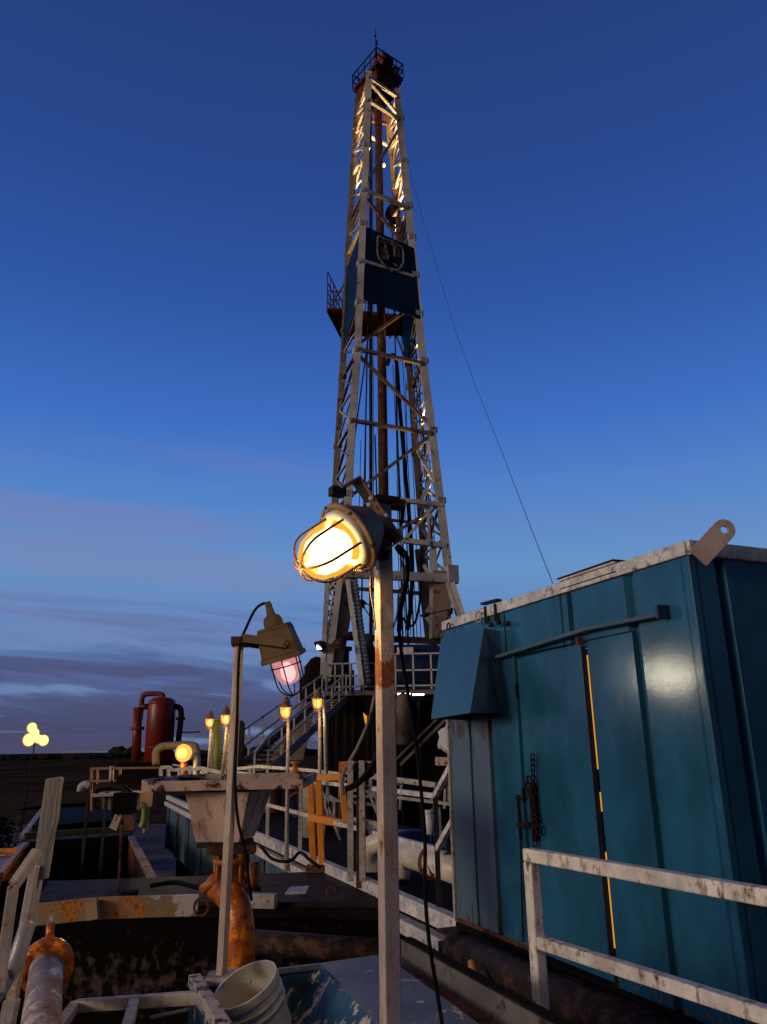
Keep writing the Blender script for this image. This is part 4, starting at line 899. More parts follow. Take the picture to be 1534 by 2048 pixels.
# ================================================================ SEPARATOR (red vessel) and its deck on the left
def separator():
    Y = 30; KS = Y/22; b = at(316, 1525, Y); top = at(318, 1394, Y); h = top.z-b.z+.5
    t = thing('gas_separator', 'tall round-topped red vessel with looping dark pipes', 'separator vessel', b-Vector((0, 0, .5)))
    r = .385*KS
    MB().lathe(b-Vector((0, 0, .5)), (0, 0, 1), [(0, r), (h-.26, r), (h-.13, r*.93), (h-.03, r*.62), (h, r*.1)], 32).build('vessel', 'vessel_red', t)
    MB().tube(curve([at(326, 1398, Y), at(325, 1391, Y), at(318, 1388, Y), at(294, 1388, Y), at(285, 1394, Y), at(283, 1410, Y), at(280, 1440, Y)], 5), .075*KS, 10).build('vent_pipe', 'crown_rust', t)
    MB().cyl(at(276, 1415, Y-.1), at(272, 1522, Y-.1), .17, seg=14).build('side_pipe', 'vessel_red', t)
    MB().cyl(at(283, 1414, Y), at(295, 1413, Y), .11).build('nozzle', 'crown_rust', t)
    for zz_ in (.35, .9): MB().lathe(b-Vector((0, 0, .5))+Vector((0, 0, h*zz_)), (0, 0, 1), [(0, r+.015), (.05, r+.015)], 32).build('weld_band', 'vessel_red', t)
    MB().lathe(at(275, 1460, Y-.1), (0, 0, 1), [(0, .25), (.12, .25)], 14).build('flange', 'crown_rust', t); MB().lathe(at(361, 1440, Y), (0, 0, 1), [(0, .18), (.1, .18)], 14).build('flange', 'dark_steel', t)
    MB().tube(curve([at(344, 1414, Y), at(352, 1413, Y), at(361, 1418, Y), at(362, 1435, Y), at(357, 1480, Y), at(357, 1500, Y)], 5), .11, 10).build('outlet_pipe', 'dark_steel', t)
    MB().beam(at(362, 1465, Y), at(400, 1464, Y), .05).build('bracket', 'dark_steel', t)
    d = MB(); p = at(316, 1545, Y)
    t2 = thing('separator_skid', 'black skid deck under the red vessel', 'skid', Vector((p.x, Y, GZ)))
    z0 = at(316, 1524, Y-1).z
    MB().box((p.x+.2, Y+.4, z0-.35), (2.9, 2.4, .7)).build('frame', 'bin_black', t2)
    for dx in (-1.1, 1.5): MB().beam((p.x+dx, Y, z0-.7), (p.x+dx, Y, GZ), .2).build('leg', 'bin_black', t2)
    for (pts, r, nm, mt, lab, Yq) in (([(312, 1530), (312, 1505), (322, 1494), (345, 1491), (385, 1491), (392, 1500), (394, 1530)], .10, 'arched_pipe', 'mast_brown', 'brown pipe arching over from the skid beside the red vessel', 20.5),
                                 ([(392, 1560), (394, 1520), (388, 1512), (374, 1514)], .085, 'bent_pipe', 'old_white', 'pale bent pipe beside the amber lamp', 19)):
        k = thing(nm, lab, 'pipe', at(*pts[0], Yq)); MB().tube(curve([at(u, v, Yq) for u, v in pts], 5), r, 10).build('pipe', mt, k)
    # the railed platform left
    Y = 18
    t = thing('railed_platform', 'small platform with thin tan rails left of the red vessel', 'platform', Vector((at(220, 1580, Y).x, Y, GZ)))
    def q(u, v, y=Y): return at(u, v, y)
    m = MB()
    for u, v0, v1 in ((183, 1535, 1620), (195, 1538, 1568), (240, 1536, 1565), (320, 1536, 1562), (335, 1534, 1562)): m.beam(q(u, v0), q(u, v1), .05)
    for v in (1537, 1562): m.beam(q(183, v), q(345, v-2), .045)
    m.build('guard_rail', 'cable_tan', t)
    MB().cyl(q(224, 1532), q(222, 1567), .05).build('bollard', 'old_white', t)
    MB().beam(q(190, 1590), q(270, 1586), .5, .06).build('deck', 'old_white', t)
    MB().box(q(245, 1600, Y+.6), (1.1, 1.0, .35)).build('tank_box', 'mast_brown', t)
    MB().tube(curve([q(162, 1583), q(163, 1574), q(172, 1569), q(182, 1571)], 4), .09, 10).build('elbow', 'old_white', t)
    MB().tube(curve([q(190, 1583, 17), q(200, 1574, 17), q(225, 1571, 17), q(250, 1578, 17), q(262, 1590, 17)], 5), .08, 10).build('hose', 'dark_steel', t)
    for u, v in ((178, 1600), (214, 1605)): MB().beam(q(u, v-22), (q(u, v).x, Y, GZ), .06).build('leg', 'dark_steel', t)
    # white railing between the platform and tray
    t = thing('crooked_railing', 'bent thin white railing passing in front of the amber lamp', 'railing', at(380, 1560, 15))
    pts = [(322, 1535), (338, 1534), (345, 1540), (375, 1537), (380, 1540), (402, 1536), (440, 1545), (520, 1552), (600, 1562)]
    m = MB()
    for a, b in zip(pts, pts[1:]): m.beam(at(*a, 15), at(*b, 15), .06)
    m.build('top_rail', 'white_clean', t); m = MB()
    for u, v, w in ((322, 1535, 1562), (338, 1534, 1562), (358, 1538, 1562), (380, 1539, 1562), (406, 1538, 1558), (440, 1545, 1562)): MB().beam(at(u, v, 15), at(u, w, 15), .05).build('post', 'white_clean', t)
    m.beam(at(322, 1561, 15), at(345, 1562, 15), .04); m.build('lower_rail', 'white_clean', t)
    # ribbed pole with its greenish light put into the paint, dark square post behind
    t = thing('ribbed_pole', 'slim pole with greenish light painted on, between two jar lamps', 'pole', at(434, 1535, 16)-Vector((0, 0, 3)))
    m = MB(); a, b = at(435, 1440, 16), at(433, 1600, 16); m.cyl(a, b, .06, .1, 8)
    for k in range(24): c = lerp(a, b, k/24); m.box(c, (.16+.08*k/24, .1, .03))
    m.build('pole', 'green_bright', t)
    t = thing('goalpost_pipe', 'dark square bent pipe behind the thin lamp post', 'pipe', at(480, 1540, 20)-Vector((0, 0, 3)))
    m = MB(); m.beam(at(469, 1447, 20), at(486, 1446, 20), .12); m.beam(at(484, 1446, 20), at(479, 1560, 20), .14); m.build('pipe', 'dark_steel', t)
    # hoisted clamshell by the bins
    Y = 12
    t = thing('hoisted_chute', 'flared red and white metal chute hanging on a chain over the bins', 'chute', at(245, 1660, Y))
    MB().box(at(250, 1606, Y), (.28, .25, .3)).build('block', 'bin_black', t)
    MB().hexa([at(240, 1608, Y), at(252, 1608, Y), at(254, 1608, Y+.3), at(240, 1608, Y+.3)], [at(218, 1655, Y), at(232, 1662, Y), at(240, 1655, Y+.4), at(226, 1648, Y+.4)]).build('flap', 'hopper_rim', t)
    MB().hexa([at(250, 1608, Y-.1), at(262, 1608, Y-.1), at(262, 1608, Y+.2), at(250, 1608, Y+.2)], [at(246, 1662, Y-.1), at(268, 1660, Y-.1), at(270, 1655, Y+.3), at(250, 1655, Y+.3)]).build('flap', 'crown_rust', t)
    MB().tube([at(256, 1580, Y), at(254, 1600, Y)], .02, 6).build('chain', 'dark_steel', t)
    c = thing('hanging_chain', 'thin rusty chain hanging down to the settling tank lid', 'chain', at(236, 1800, 9))
    m = MB(); a, b = at(243, 1650, 9.4), at(236, 1798, 8.8); n = 46
    for k in range(n):
        p = lerp(a, b, k/n); l = (b-a).length/n
        m.box(p, (.03, .012, l*1.25) if k % 2 else (.012, .03, l*1.25))
    m.build('chain', 'rust', c)
    # green hoses and fittings
    t = thing('green_hose', 'yellow-green hose hanging beside the dark supports', 'hose', at(288, 1640, 13))
    MB().tube(curve([at(282, 1612, 13), at(290, 1614, 13), at(289, 1640, 13), at(284, 1655, 13)], 5), .06, 8).build('hose', 'green_bright', t)
    MB().cyl(at(292, 1640, 13.2), at(290, 1666, 13.2), .04).build('fitting', 'old_white', t)
separator()

# ================================================================ HOPPER
def hopper():
    Y = 5.3; z = at(450, 1566, Y).z
    base = at(450, 1940, Y-.3)
    t = thing('mixing_hopper', 'pale pink mud mixing hopper with wide tray, funnel and orange pipe elbow', 'hopper', base)
    # tray: wide shallow table, rim about 6 cm
    fl, fr = at(286, 1578, Y-.35), at(606, 1573, Y-.25)
    fl.z = fr.z = z; yb = 1.05
    tr = MB(); q = [fl, fr, fr+Vector((-.02, yb, 0)), fl+Vector((.02, yb, 0))]
    tr.prism([v-Vector((0, 0, .03)) for v in q], (0, 0, .02)); tr.build('tray', 'black_dirty', t)
    for i in range(4):
        MB().beam(q[i]+Vector((0, 0, .003*i)), q[(i+1) % 4]+Vector((0, 0, .003*i)), .025, .062).build('tray_rim', 'hopper_rim', t, .004)
    # underside bracket at left
    MB().hexa([at(228, 1568, Y+.4), at(400, 1580, Y+.4), at(400, 1580, Y+.6), at(228, 1568, Y+.6)], [at(240, 1548, Y+.4), at(400, 1556, Y+.4), at(400, 1556, Y+.6), at(240, 1548, Y+.6)]).build('support_beam', 'black_dirty', t)
    # funnel
    yf, yk = Y-.22, Y+.34
    a = [at(378, 1578, yf), at(512, 1574, yf)]; dz = -.05
    t0, t1 = a[0].copy(), a[1].copy(); t0.z = t1.z = z-.045
    f = [t0, t1, t1+Vector((0, .56, 0)), t0+Vector((0, .56, 0))]
    b0, b1 = at(396, 1686, yf+.1), at(486, 1684, yf+.1); b0.z = b1.z = (b0.z+b1.z)/2
    g = [b0, b1, b1+Vector((0, .34, 0)), b0+Vector((0, .34, 0))]
    # rotate the funnel a little so its left side shows
    def rot(P, ang):
        c = sum(P, Vector())/4; R = Matrix.Rotation(ang, 3, 'Z'); return [c+R@(p-c) for p in P]
    f, g = rot(f, math.radians(-7)), rot(g, math.radians(-7))
    MB().hexa(g, f).build('funnel', 'hopper_white', t, .006)
    c = sum(g, Vector())/4
    MB().box(c-Vector((0, 0, .02)), (.29, .29, .03), -.12).build('funnel_flange', 'dark_steel', t)
    MB().lathe(c-Vector((0, 0, .20)), (0, 0, 1), [(0, .12), (.02, .12), (.03, .07), (.13, .07), (.14, .12), (.18, .12)], 18).build('neck', 'black_dirty', t)
    v = MB(); vc = at(462, 1746, Y-.05)
    v.lathe(vc-Vector((0, 0, .10)), (0, 0, 1), [(0, .118), (.03, .118), (.04, .085), (.15, .085), (.16, .118), (.19, .118)], 20)
    v.cyl(vc+Vector((.07, -.03, 0)), vc+Vector((.18, -.05, 0)), .028); v.lathe(vc+Vector((.13, -.05, 0)), (1, -.1, 0), [(0, .04), (.01, .075), (.05, .075), (.06, .03)], 12)
    for k in range(8):
        q_ = k*math.pi/4; v.cyl(vc+Vector((.102*math.cos(q_), .102*math.sin(q_), -.13)), vc+Vector((.102*math.cos(q_), .102*math.sin(q_), .12)), .012, seg=6)
    paint('valve_orange', (.34, .10, .010), .45, 0, .4, (.10, .03, .012), scale=12, speck=.6)
    v.build('valve', 'valve_orange', t)
    MB().box(vc+Vector((0, 0, .14)), (.30, .16, .05), .1).build('valve_clamp', 'rust', t)
    w = MB().tube([vc+Vector((-.15, -.12, -.17))+Vector((.045*math.cos(k*.5236), 0, .05*math.sin(k*.5236))) for k in range(12)], .008, 6, True); w.build('lifting_ring', 'rust', t)
    # elbow coming down
    e = curve([at(434, 1766, Y-.02), at(446, 1780, Y-.08), at(468, 1802, Y-.16), at(479, 1842, Y-.2), at(481, 1900, Y-.2), at(482, 2030, Y-.2)], 7)
    MB().tube(e, .086, 22).build('elbow_pipe', 'orange', t)
    MB().lathe(at(432, 1764, Y-.03), (-.5, .1, 1), [(-.03, .086), (-.02, .108), (.02, .108), (.03, .086)], 18).build('flange', 'valve_orange', t)
hopper()

# ================================================================ BLUE BOX with bucket
def bluebox():
    z = -.93
    A = atz(390, 1962, z); B = atz(640, 1932, z); Cc = atz(765, 1914, z); E = atz(938, 2040, z); Df = atz(455, 2070, z)
    G = atz(800, 2130, z)
    t = thing('blue_box', 'open chipped blue steel box with a flat grey-blue lid on its right', 'steel box', ((A+E)/2).xy.to_3d()+Vector((0, 0, DZ)))
    th = .02
    # well
    nl = (Df-A).normalized(); A2 = A+nl*1.1
    Bn = atz(742, 2035, z); Bn2 = B+(Bn-B)*2.2
    wl = []
    def wall(p, q, dz, nm, mt, lean=Vector()):
        p2, q2 = p+lean+Vector((0, 0, -dz)), q+lean+Vector((0, 0, -dz)); n = (q-p).cross(p2-p).normalized()*th
        MB().prism([p, q, q2, p2], n).build(nm, mt, t)
    wall(A, B, .5, 'back_wall', 'box_blue')
    wall(B, Bn2, .55, 'sloping_wall', 'box_blue', Vector((-.42, -.12, 0)))
    wall(A2, A, .5, 'side_wall', 'box_blue')
    wall(B, Cc, .5, 'back_wall', 'box_blue')
    MB().prism([p-Vector((0, 0, .5)) for p in (A, B, Bn2, A2)], (0, 0, -.02)).build('bottom', 'box_blue', t)
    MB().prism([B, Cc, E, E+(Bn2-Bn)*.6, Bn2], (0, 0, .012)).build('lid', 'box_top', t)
    paint('rim_chipped', (.46, .42, .38), .5, 0, .42, (.035, .02, .018), scale=16, speck=.4, bump=.4)
    MB().beam(A-nl*.02, A2, .05, .045).build('rim', 'rim_chipped', t, .004)
    MB().beam(A, B, .02, .02).build('rim', 'box_top', t)
    # channel beam along the lid's right side
    p = atz(806, 1903, z+.01); q = atz(1075, 2062, z+.01); q = p+(q-p)*1.5
    t2 = thing('grey_channel', 'grimy grey steel channel slanting past the right side of the blue box', 'steel channel', (p+q)/2)
    paint('channel_grey', (.13, .125, .12), .6, .1, .25, (.05, .035, .03), scale=8, speck=.5)
    MB().beam(p, q, .02, .10).build('web', 'channel_grey', t2)
    MB().beam(p+Vector((.02, .008, .051)), q+Vector((.02, .008, .051)), .045, .015).build('flange', 'black_dirty', t2)
    MB().beam(p+Vector((-.015, 0, -.056)), q+Vector((-.015, 0, -.056)), .10, .02).build('flange', 'rust', t2)
    # bucket lying tilted in the box
    c = at(489, 1968, 3.42)      # mouth centre
    ax = (Rt*.36-Up*.93+Fw*.02).normalized()   # from the mouth to the bottom
    bk = thing('white_bucket', 'dirty white plastic bucket lying tilted in the blue box', 'bucket', c+ax*.3)
    R_ = .131
    out = [(0, R_-.006), (0, R_+.004), (.030, R_+.004), (.031, R_-.001), (.060, R_-.002), (.061, R_+.005), (.066, R_+.005), (.067, R_-.003), (.095, R_-.004), (.096, R_+.003), (.101, R_+.003), (.102, R_-.006), (.36, R_-.022), (.36, .01)]
    b1 = MB().lathe(c, ax, out, 40, True, False); b1 = b1.build('shell', 'bucket', bk); b1.data.polygons.foreach_set('use_smooth', [True]*len(b1.data.polygons)); es = b1.modifiers.new('edges', 'EDGE_SPLIT'); es.split_angle = .6
    MB().lathe(c, ax, [(0, R_-.006), (.345, R_-.03), (.345, .005)], 40, True, False).build('inside', 'bucket_inside', bk)
    paint('print_red', (.22, .04, .04), .5, 0, .3, (.5, .48, .45), scale=30, speck=0, bump=0)
    x = ax.orthogonal().normalized()
    # wire handle
    m_ = (Rt-ax*Rt.dot(ax)).normalized(); n_ = ax.cross(m_)
    MB().tube([c+ax*.11+m_*(.16*math.cos(k*.2618))+(ax*.9+n_*.5).normalized()*(.17*math.sin(k*.2618)) for k in range(13)], .003, 6).build('handle', 'dark_steel', bk)
    paint('grime', (.16, .13, .10), .7, 0, .3, (.05, .035, .02), scale=20)
    MB().lathe(c, ax, [(.26, R_-.024), (.338, R_-.030), (.339, .004)], 40, True, False).build('grime', 'grime', bk)
bluebox()

# ================================================================ THIN LAMP POST (pink lamp) and TALL LAMP POST
def vessel_lamp_head(t, c, axis, R=.06, glass='glass_pink', bulb='bulb_pink'): pass
def square_post(parent, base, top, w, ang, mat, bev=.003):
    R = Matrix.Rotation(ang, 3, 'Z'); x = R@Vector((w/2, 0, 0)); y = R@Vector((0, w/2, 0))
    return MB().hexa([base-x-y, base+x-y, base+x+y, base-x+y], [top-x-y, top+x-y, top+x+y, top-x+y]).build('post', mat, parent, bev)
def cage(m, c, ax, r0, ln, n, rw, tip=.9):
    """guard wires bending together over a dome"""
    x = ax.orthogonal().normalized(); y = ax.cross(x)
    for k in range(n):
        q = math.pi*2*k/n+.35; d = x*math.cos(q)+y*math.sin(q); pts = []
        for j in range(13):
            s = j/12
            if s < .5: pts.append(c+ax*(ln*.55*s/.5)+d*(r0*(1-.06*s)))
            else:
                a = (s-.5)/.5*math.pi/2; pts.append(c+ax*(ln*(.55+.45*math.sin(a)))+d*(r0*.97*math.cos(a)))
        m.tube(pts, rw, 6)
    return m
def pinklamp():
    Y = 3.45; top = at(478, 1286, Y); base = at(443, 1950, Y)
    t = thing('thin_lamp_post', 'thin pale post with a hooded lamp glowing pink', 'lamp post', base)
    square_post(t, base, top, .032, math.radians(-28), 'post_white')
    axis = (Rt*.27-Up*.96+Fw*-.10).normalized()
    # hood: flared square box
    c0 = at(548, 1252, Y-.02); c1 = at(569, 1318, Y-.02)
    side = axis.cross(Fw).normalized(); dep = side.cross(axis).normalized()
    def sq(c, h): return [c+side*(h*i)+dep*(h*j) for i, j in ((-1, -1), (1, -1), (1, 1), (-1, 1))]
    hood = MB(); hood.hexa(sq(c0, .066), sq(lerp(c0, c1, .08), .072)); hood.hexa(sq(lerp(c0, c1, .081), .072), sq(lerp(c0, c1, .85), .084)); hood.hexa(sq(lerp(c0, c1, .851), .090), sq(c1, .090))
    hb = hood.build('hood', 'lamp_dark', t, .004)
    g = MB(); s0 = c0-axis*.005
    g.lathe(s0-axis*.045, axis, [(0, .03), (.01, .042), (.03, .048), (.05, .048)], 6, False); g.lathe(s0-axis*.085, axis, [(0, .016), (.045, .022)], 8); g.lathe(s0-axis*.11, axis, [(0, .012), (.02, .017), (.03, .013)], 8)
    g.build('cable_gland', 'lamp_dark', t, .003)
    # arm bracket
    a0 = at(486, 1276, Y-.1); a1 = at(574, 1287, Y-.13)
    br = MB(); br.beam(a0, a1, .006, .036); br.beam(a0+Vector((0, .19, 0)), a1+Vector((0, .2, 0)), .006, .036); br.beam(a0+Vector((-.0, -.0, 0)), a0+Vector((0, .19, 0)), .036, .006, Vector((0, 0, 1)).cross(Vector((0, 1, 0))))
    br.build('bracket_arm', 'lamp_dark', t); 
    MB().lathe(a1+Vector((0, -.002, 0)), (0, -1, 0), [(-.005, .014), (.008, .014), (.01, .009)], 8).build('bolt', 'dark_steel', t)
    MB().box(at(480, 1284, Y), (.07, .12, .035), .1).build('clamp', 'dark_steel', t)
    gl = MB().lathe(c1, axis, [(0, .060), (.05, .058), (.085, .050), (.105, .036), (.115, .012)], 28).build('glass', 'glass_pink', t)
    MB().lathe(c1+axis*.015, axis, [(0, .012), (.025, .030), (.055, .034), (.08, .022), (.09, .006)], 16).build('bulb', 'bulb_pink', gl)
    cg = cage(MB(), c1, axis, .068, .165, 6, .0032); cg.tube([c1+axis*.03+side*(.069*math.cos(k*.3927))+dep*(.069*math.sin(k*.3927)) for k in range(16)], .003, 6, True); cg.build('wire_guard', 'chain_rust', t)
    point_light(t, c1+axis*.06, 1.6, (1, .55, .5), .03)
    cab = curve([at(539, 1211, Y), at(527, 1207, Y), at(510, 1220, Y), at(494, 1252, Y), at(482, 1283, Y-.04), at(477, 1330, Y-.05), at(474, 1450, Y-.05), at(470, 1560, Y-.05), at(476, 1640, Y-.05), at(490, 1700, Y-.04), at(497, 1760, Y-.03), at(503, 1800, Y)], 7)
    MB().tube(cab, .0065, 8).build('cable', 'rubber', t)
pinklamp()
POST_RUST = (0, 0)
def tall_lamp():
    global POST_RUST
    Y = 2.52; top = at(764, 1010, Y); zb = DZ-.1; bt = at(785, 2048, Y); base = Vector((bt.x, Y, zb)); 
    ax_ = at(771, 1400, Y)
    POST_RUST = (at(770, 1335, Y).z-zb, at(768, 1075, Y).z-zb)
    t = thing('tall_lamp_post', 'tall white square post with a blazing caged floodlamp in front', 'lamp post', base)
    x0 = (top.x+ax_.x+bt.x)/3
    base = Vector((x0, Y, zb)); topp = Vector((x0-.002, Y, top.z))
    t.location = base
    square_post(t, base, topp, .050, math.radians(24), post_mat())
    axis = (Rt*-.69-Up*.44-Fw*.57).normalized()
    m_ = (Rt*.62-Up*.78); m_ = (m_-axis*m_.dot(axis)).normalized(); n_ = axis.cross(m_).normalized()
    c = at(694, 1078, Y-.12)       # centre of the flange ring
    PX = 1/610.
    # housing behind the ring
    MB().lathe(c, -axis, [(0, .116), (.018, .118), (.02, .110), (.05, .100), (.09, .078), (.12, .055), (.13, .03)], 36).build('housing', 'housing', t)
    MB().lathe(c, axis, [(-.012, .124), (-.010, .129), (.000, .129), (.003, .118)], 44, True, False).build('outer_ring', 'housing', t)
    MB().lathe(c, axis, [(.001, .106), (.014, .107), (.018, .100), (.018, .078), (.004, .076)], 44, True, False).build('glass_ring', 'white_clean', t)
    MB().lathe(c, axis, [(-.002, .116), (-.001, .05)], 36, True, False).build('reflector', 'gate_orange', t)
    gl = MB().lathe(c+axis*.004, axis, [(0, .088), (.05, .088), (.10, .084), (.140, .072), (.168, .050), (.182, .025), (.187, .004)], 36).build('glass', 'glass_yellow', t)
    MB().lathe(c+axis*.012, axis, [(0, .040), (.03, .066), (.08, .070), (.12, .062), (.150, .038), (.165, .008)], 24).build('bulb', 'bulb_white', gl)
    cg = cage(MB(), c+axis*.016, axis, .0935, .187, 6, .0042)
    tip = c+axis*.196
    cg.lathe(tip-axis*.004, axis, [(0, .008), (.008, .008)], 10)
    cg.build('wire_guard', 'rust', t)
    for q in range(6):
        ang = q*math.pi/3+.2; x = axis.orthogonal().normalized(); y = axis.cross(x); p = c+(x*math.cos(ang)+y*math.sin(ang))*.123
        MB().lathe(p-axis*.014, axis, [(0, .006), (.02, .006)], 8).build('clip', 'dark_steel', t)
    # glass lugs low on the globe
    for s_ in (-1, 1):
        p = c+axis*.165+m_*(.022*s_)+n_*.01; MB().lathe(p, axis, [(0, .016), (.018, .014), (.026, .004)], 12).build('lug', 'glass_yellow', t)
    point_light(t, c+axis*.23, 5, (1, .62, .20), .06)
    point_light(t, c+axis*.13+Fw*.125+Rt*.03, 20, (1, .62, .20), .03)
    # U yoke
    mid = c-axis*.150+n_*.0+(m_*-.0)
    mid = mid+(at(757, 1020, mid.y)-mid)*.9
    hw = .128; wd = .062; th = .006
    P0, P1 = mid-m_*hw, mid+m_*hw; arm = axis*.085
    def bar(p, q, nm='yoke'):
        d = (q-p).normalized(); s = n_*(wd/2); o = d.cross(n_).normalized()*th
        return MB().prism([p-s, q-s, q+s, p+s], o)
    yk = bar(P0, P1); 
    for P in (P0, P1):
        b = bar(P, P+arm); yk.add(b.v, b.f)
    yk.build('yoke', 'housing', t)
    for P in (P0+arm, P1+arm):
        MB().box(P+axis*.01, (.05, .035, .03), .5).build('pivot', 'dark_steel', t)
    # mounting hardware on the post's head
    k = MB(); tp = topp; k.box(tp+Vector((.005, -.01, .012)), (.085, .07, .022), .4); k.box(tp+Vector((.05, .0, .0)), (.05, .05, .03), .4); k.box(tp+Vector((-.03, -.03, -.015)), (.05, .006, .05), .4)
    k.build('clamp_plate', 'rust', t, .003)
    MB().prism([at(726, 1008, Y-.04), at(754, 1010, Y-.04), at(754, 1018, Y-.04), at(745, 1014, Y-.04), at(726, 1014, Y-.04)], (0, .04, 0)).build('bracket', 'rust', t)
    for (u, v) in ((742, 997), (738, 1010), (772, 1032)):
        MB().lathe(at(u, v, Y-.09), -Fw+Up*.2, [(0, .007), (.006, .009), (.010, .006)], 8).build('bolt', 'white_clean', t)
    MB().cyl(at(780, 1012, Y), at(801, 1016, Y), .012).build('conduit', 'rust', t)
    c1_ = curve([at(798, 1012, Y+.03), at(802, 1003, Y+.03), at(806, 1012, Y+.03), at(805, 1040, Y+.03), at(800, 1050, Y+.03)], 5); MB().tube(c1_, .006, 8).build('cable', 'rubber', t)
    MB().tube(curve([at(792, 1092, Y+.04), at(806, 1102, Y+.04), at(815, 1122, Y+.04), at(812, 1170, Y+.04), at(801, 1220, Y+.04), at(798, 1262, Y+.03)], 6), .0085, 8).build('cable', 'rubber', t)
    MB().lathe(at(792, 1092, Y+.04), at(812, 1112, Y+.04)-at(792, 1092, Y+.04), [(0, .010), (.02, .014), (.045, .014), (.05, .009)], 10).build('cable_gland', 'rubber', t)
    for pts in ([(800, 1118), (810, 1135), (808, 1160), (797, 1190), (795, 1225), (786, 1260), (783, 1285)], [(745, 1132), (741, 1160), (742, 1190), (749, 1230), (751, 1260)], [(806, 1130), (812, 1150), (803, 1175), (791, 1182), (782, 1176)], [(804, 1128), (808, 1150), (800, 1200), (792, 1240)]):
        MB().tube(curve([at(u, v, Y-.045 if u < 760 else Y+.02) for u, v in pts], 6), .0028, 6).build('cable', 'cable_tan', t)
tall_lamp()
def hanging_cable():
    t = thing('hanging_cable', 'black cable hanging down beside the tall lamp post', 'cable', at(884, 2040, 2.9))
    MB().tube(curve([at(798, 1262, 2.55), at(806, 1330, 2.6), at(818, 1400, 2.65), at(832, 1490, 2.7), at(842, 1580, 2.72), at(850, 1680, 2.75), at(850, 1780, 2.75), at(858, 1880, 2.75), at(872, 1970, 2.8), at(886, 2060, 2.8)], 7), .0065, 8).build('cable', 'rubber', t)
    t = thing('sagging_cable', 'tan cable curving down from behind the tall post to the orange gate', 'cable', at(690, 1580, 9))
    MB().tube(curve([at(750, 1390, 9.8), at(738, 1440, 9.8), at(715, 1495, 9.8), at(692, 1535, 9.8), at(684, 1560, 9.8), at(687, 1590, 9.8)], 7), .022, 8).build('cable', 'mast_brown', t)
    t = thing('black_hose', 'thick black hose sagging from the tall post to the orange gate', 'hose', at(690, 1580, 9.5))
    MB().tube(curve([at(760, 1500, 9.4), at(745, 1530, 9.4), at(725, 1558, 9.4), at(705, 1573, 9.4), at(690, 1578, 9.4)], 6), .035, 8).build('hose', 'rubber', t)
hanging_cable()

# jar lamps on poles
def jar_lamps():
    def jar(scale=1.):
        t = thing('jar_lamp', 'x', 'lamp post', (0, 0, 0), 'small caged jar lamps on poles')
        h = MB().lathe((0, 0, .12), (0, 0, 1), [(0, .13), (.03, .135), (.05, .09), (.13, .08), (.15, .05), (.2, .04)], 16).build('cap', 'housing', t)
        g = MB().lathe((0, 0, .12), (0, 0, -1), [(0, .105), (.10, .10), (.17, .07), (.20, .02)], 16).build('glass', 'glass_warm', t)
        MB().lathe((0, 0, .10), (0, 0, -1), [(0, .03), (.05, .06), (.12, .05), (.14, .01)], 12).build('bulb', 'bulb_warm', g)
        cage(MB(), Vector((0, 0, .12)), Vector((0, 0, -1)), .125, .24, 6, .006).build('wire_guard', 'rust', t)
        MB().tube([(0, .1, .30), (0, .16, .26), (0, .17, .1)], .02, 6).build('bracket', 'dark_steel', t)
        return t
    src = jar(); first = True
    pl = [(571, 1428, 12.7, 1700, 'old_white', .05, 'glowing jar lamp on a pale pole in front of the stairs', .85, 5),
          (635, 1410, 14.5, 1560, 'old_white', .055, 'glowing jar lamp highest on the stairs, beside a thick pale pole', .9, 5),
          (419, 1448, 15.5, 1560, 'old_white', .045, 'lower glowing jar lamp left of the thin post, on a slim pole', .78, 5),
          (451, 1442, 14.5, 1560, 'old_white', .05, 'higher glowing jar lamp just left of the thin post', .85, 5)]
    for u, v, Y, vb, mt, w, lab, s, e in pl:
        p = at(u, v, Y)
        if first: o = src; first = False
        else: o = copy_tree(src)
        o.location = p; o['label'] = lab; o.scale = (s, s, s)
        if u == 635: b = at(654, 1565, Y); tpp = at(648, 1385, Y)
        elif u == 571: b = at(574, 1700, Y+.02); tpp = p+Vector((.02, .2, -.05))
        else: b = at(u-4 if u < 430 else u-8, vb, Y); tpp = p+Vector((0, .17, .1))
        m = MB(); m.cyl(b-Vector((0, 0, .3)), tpp, w*.75, w*.5, 8); m.v = [(q-p)/s for q in m.v]
        me = bpy.data.meshes.new('pole'); me.from_pydata(m.v, [], m.f); me.polygons.foreach_set('use_smooth', m.sm); me.materials.append(M[mt]); po = bpy.data.objects.new('pole', me); COL.objects.link(po); po.parent = o
        l = bpy.data.lights.new('lamp_light', 'POINT'); l.energy = e; l.color = (1, .58, .2); l.shadow_soft_size = .1; lo = bpy.data.objects.new('lamp_light', l); COL.objects.link(lo); lo.parent = o; lo.location = (0, -.05, -.16)
    # amber lamp in front of the red vessel
    p = at(370, 1506, 19); t = thing('amber_lamp', 'amber bulkhead lamp glowing on a red stub near the vessel', 'lamp', p)
    MB().lathe(p, (-.2, -1, 0), [(0, .19), (.1, .21), (.15, .17)], 16).build('glass', 'flood_halo', t); MB().lathe(p, (-.2, -1, 0), [(.1, .13), (.2, .11), (.27, .03)], 16).build('bulb', 'flood_amber', t)
    MB().lathe(p, (.2, 1, 0), [(0, .15), (.08, .14), (.12, .05)], 16).build('housing', 'dark_steel', t)
    MB().cyl(p-Vector((0, 0, .15)), p-Vector((0, 0, .8)), .09).build('stub', 'crown_rust', t)
    point_light(t, p+Vector((-.25, -.3, 0)), 60, (1, .6, .12), .12)
jar_lamps()

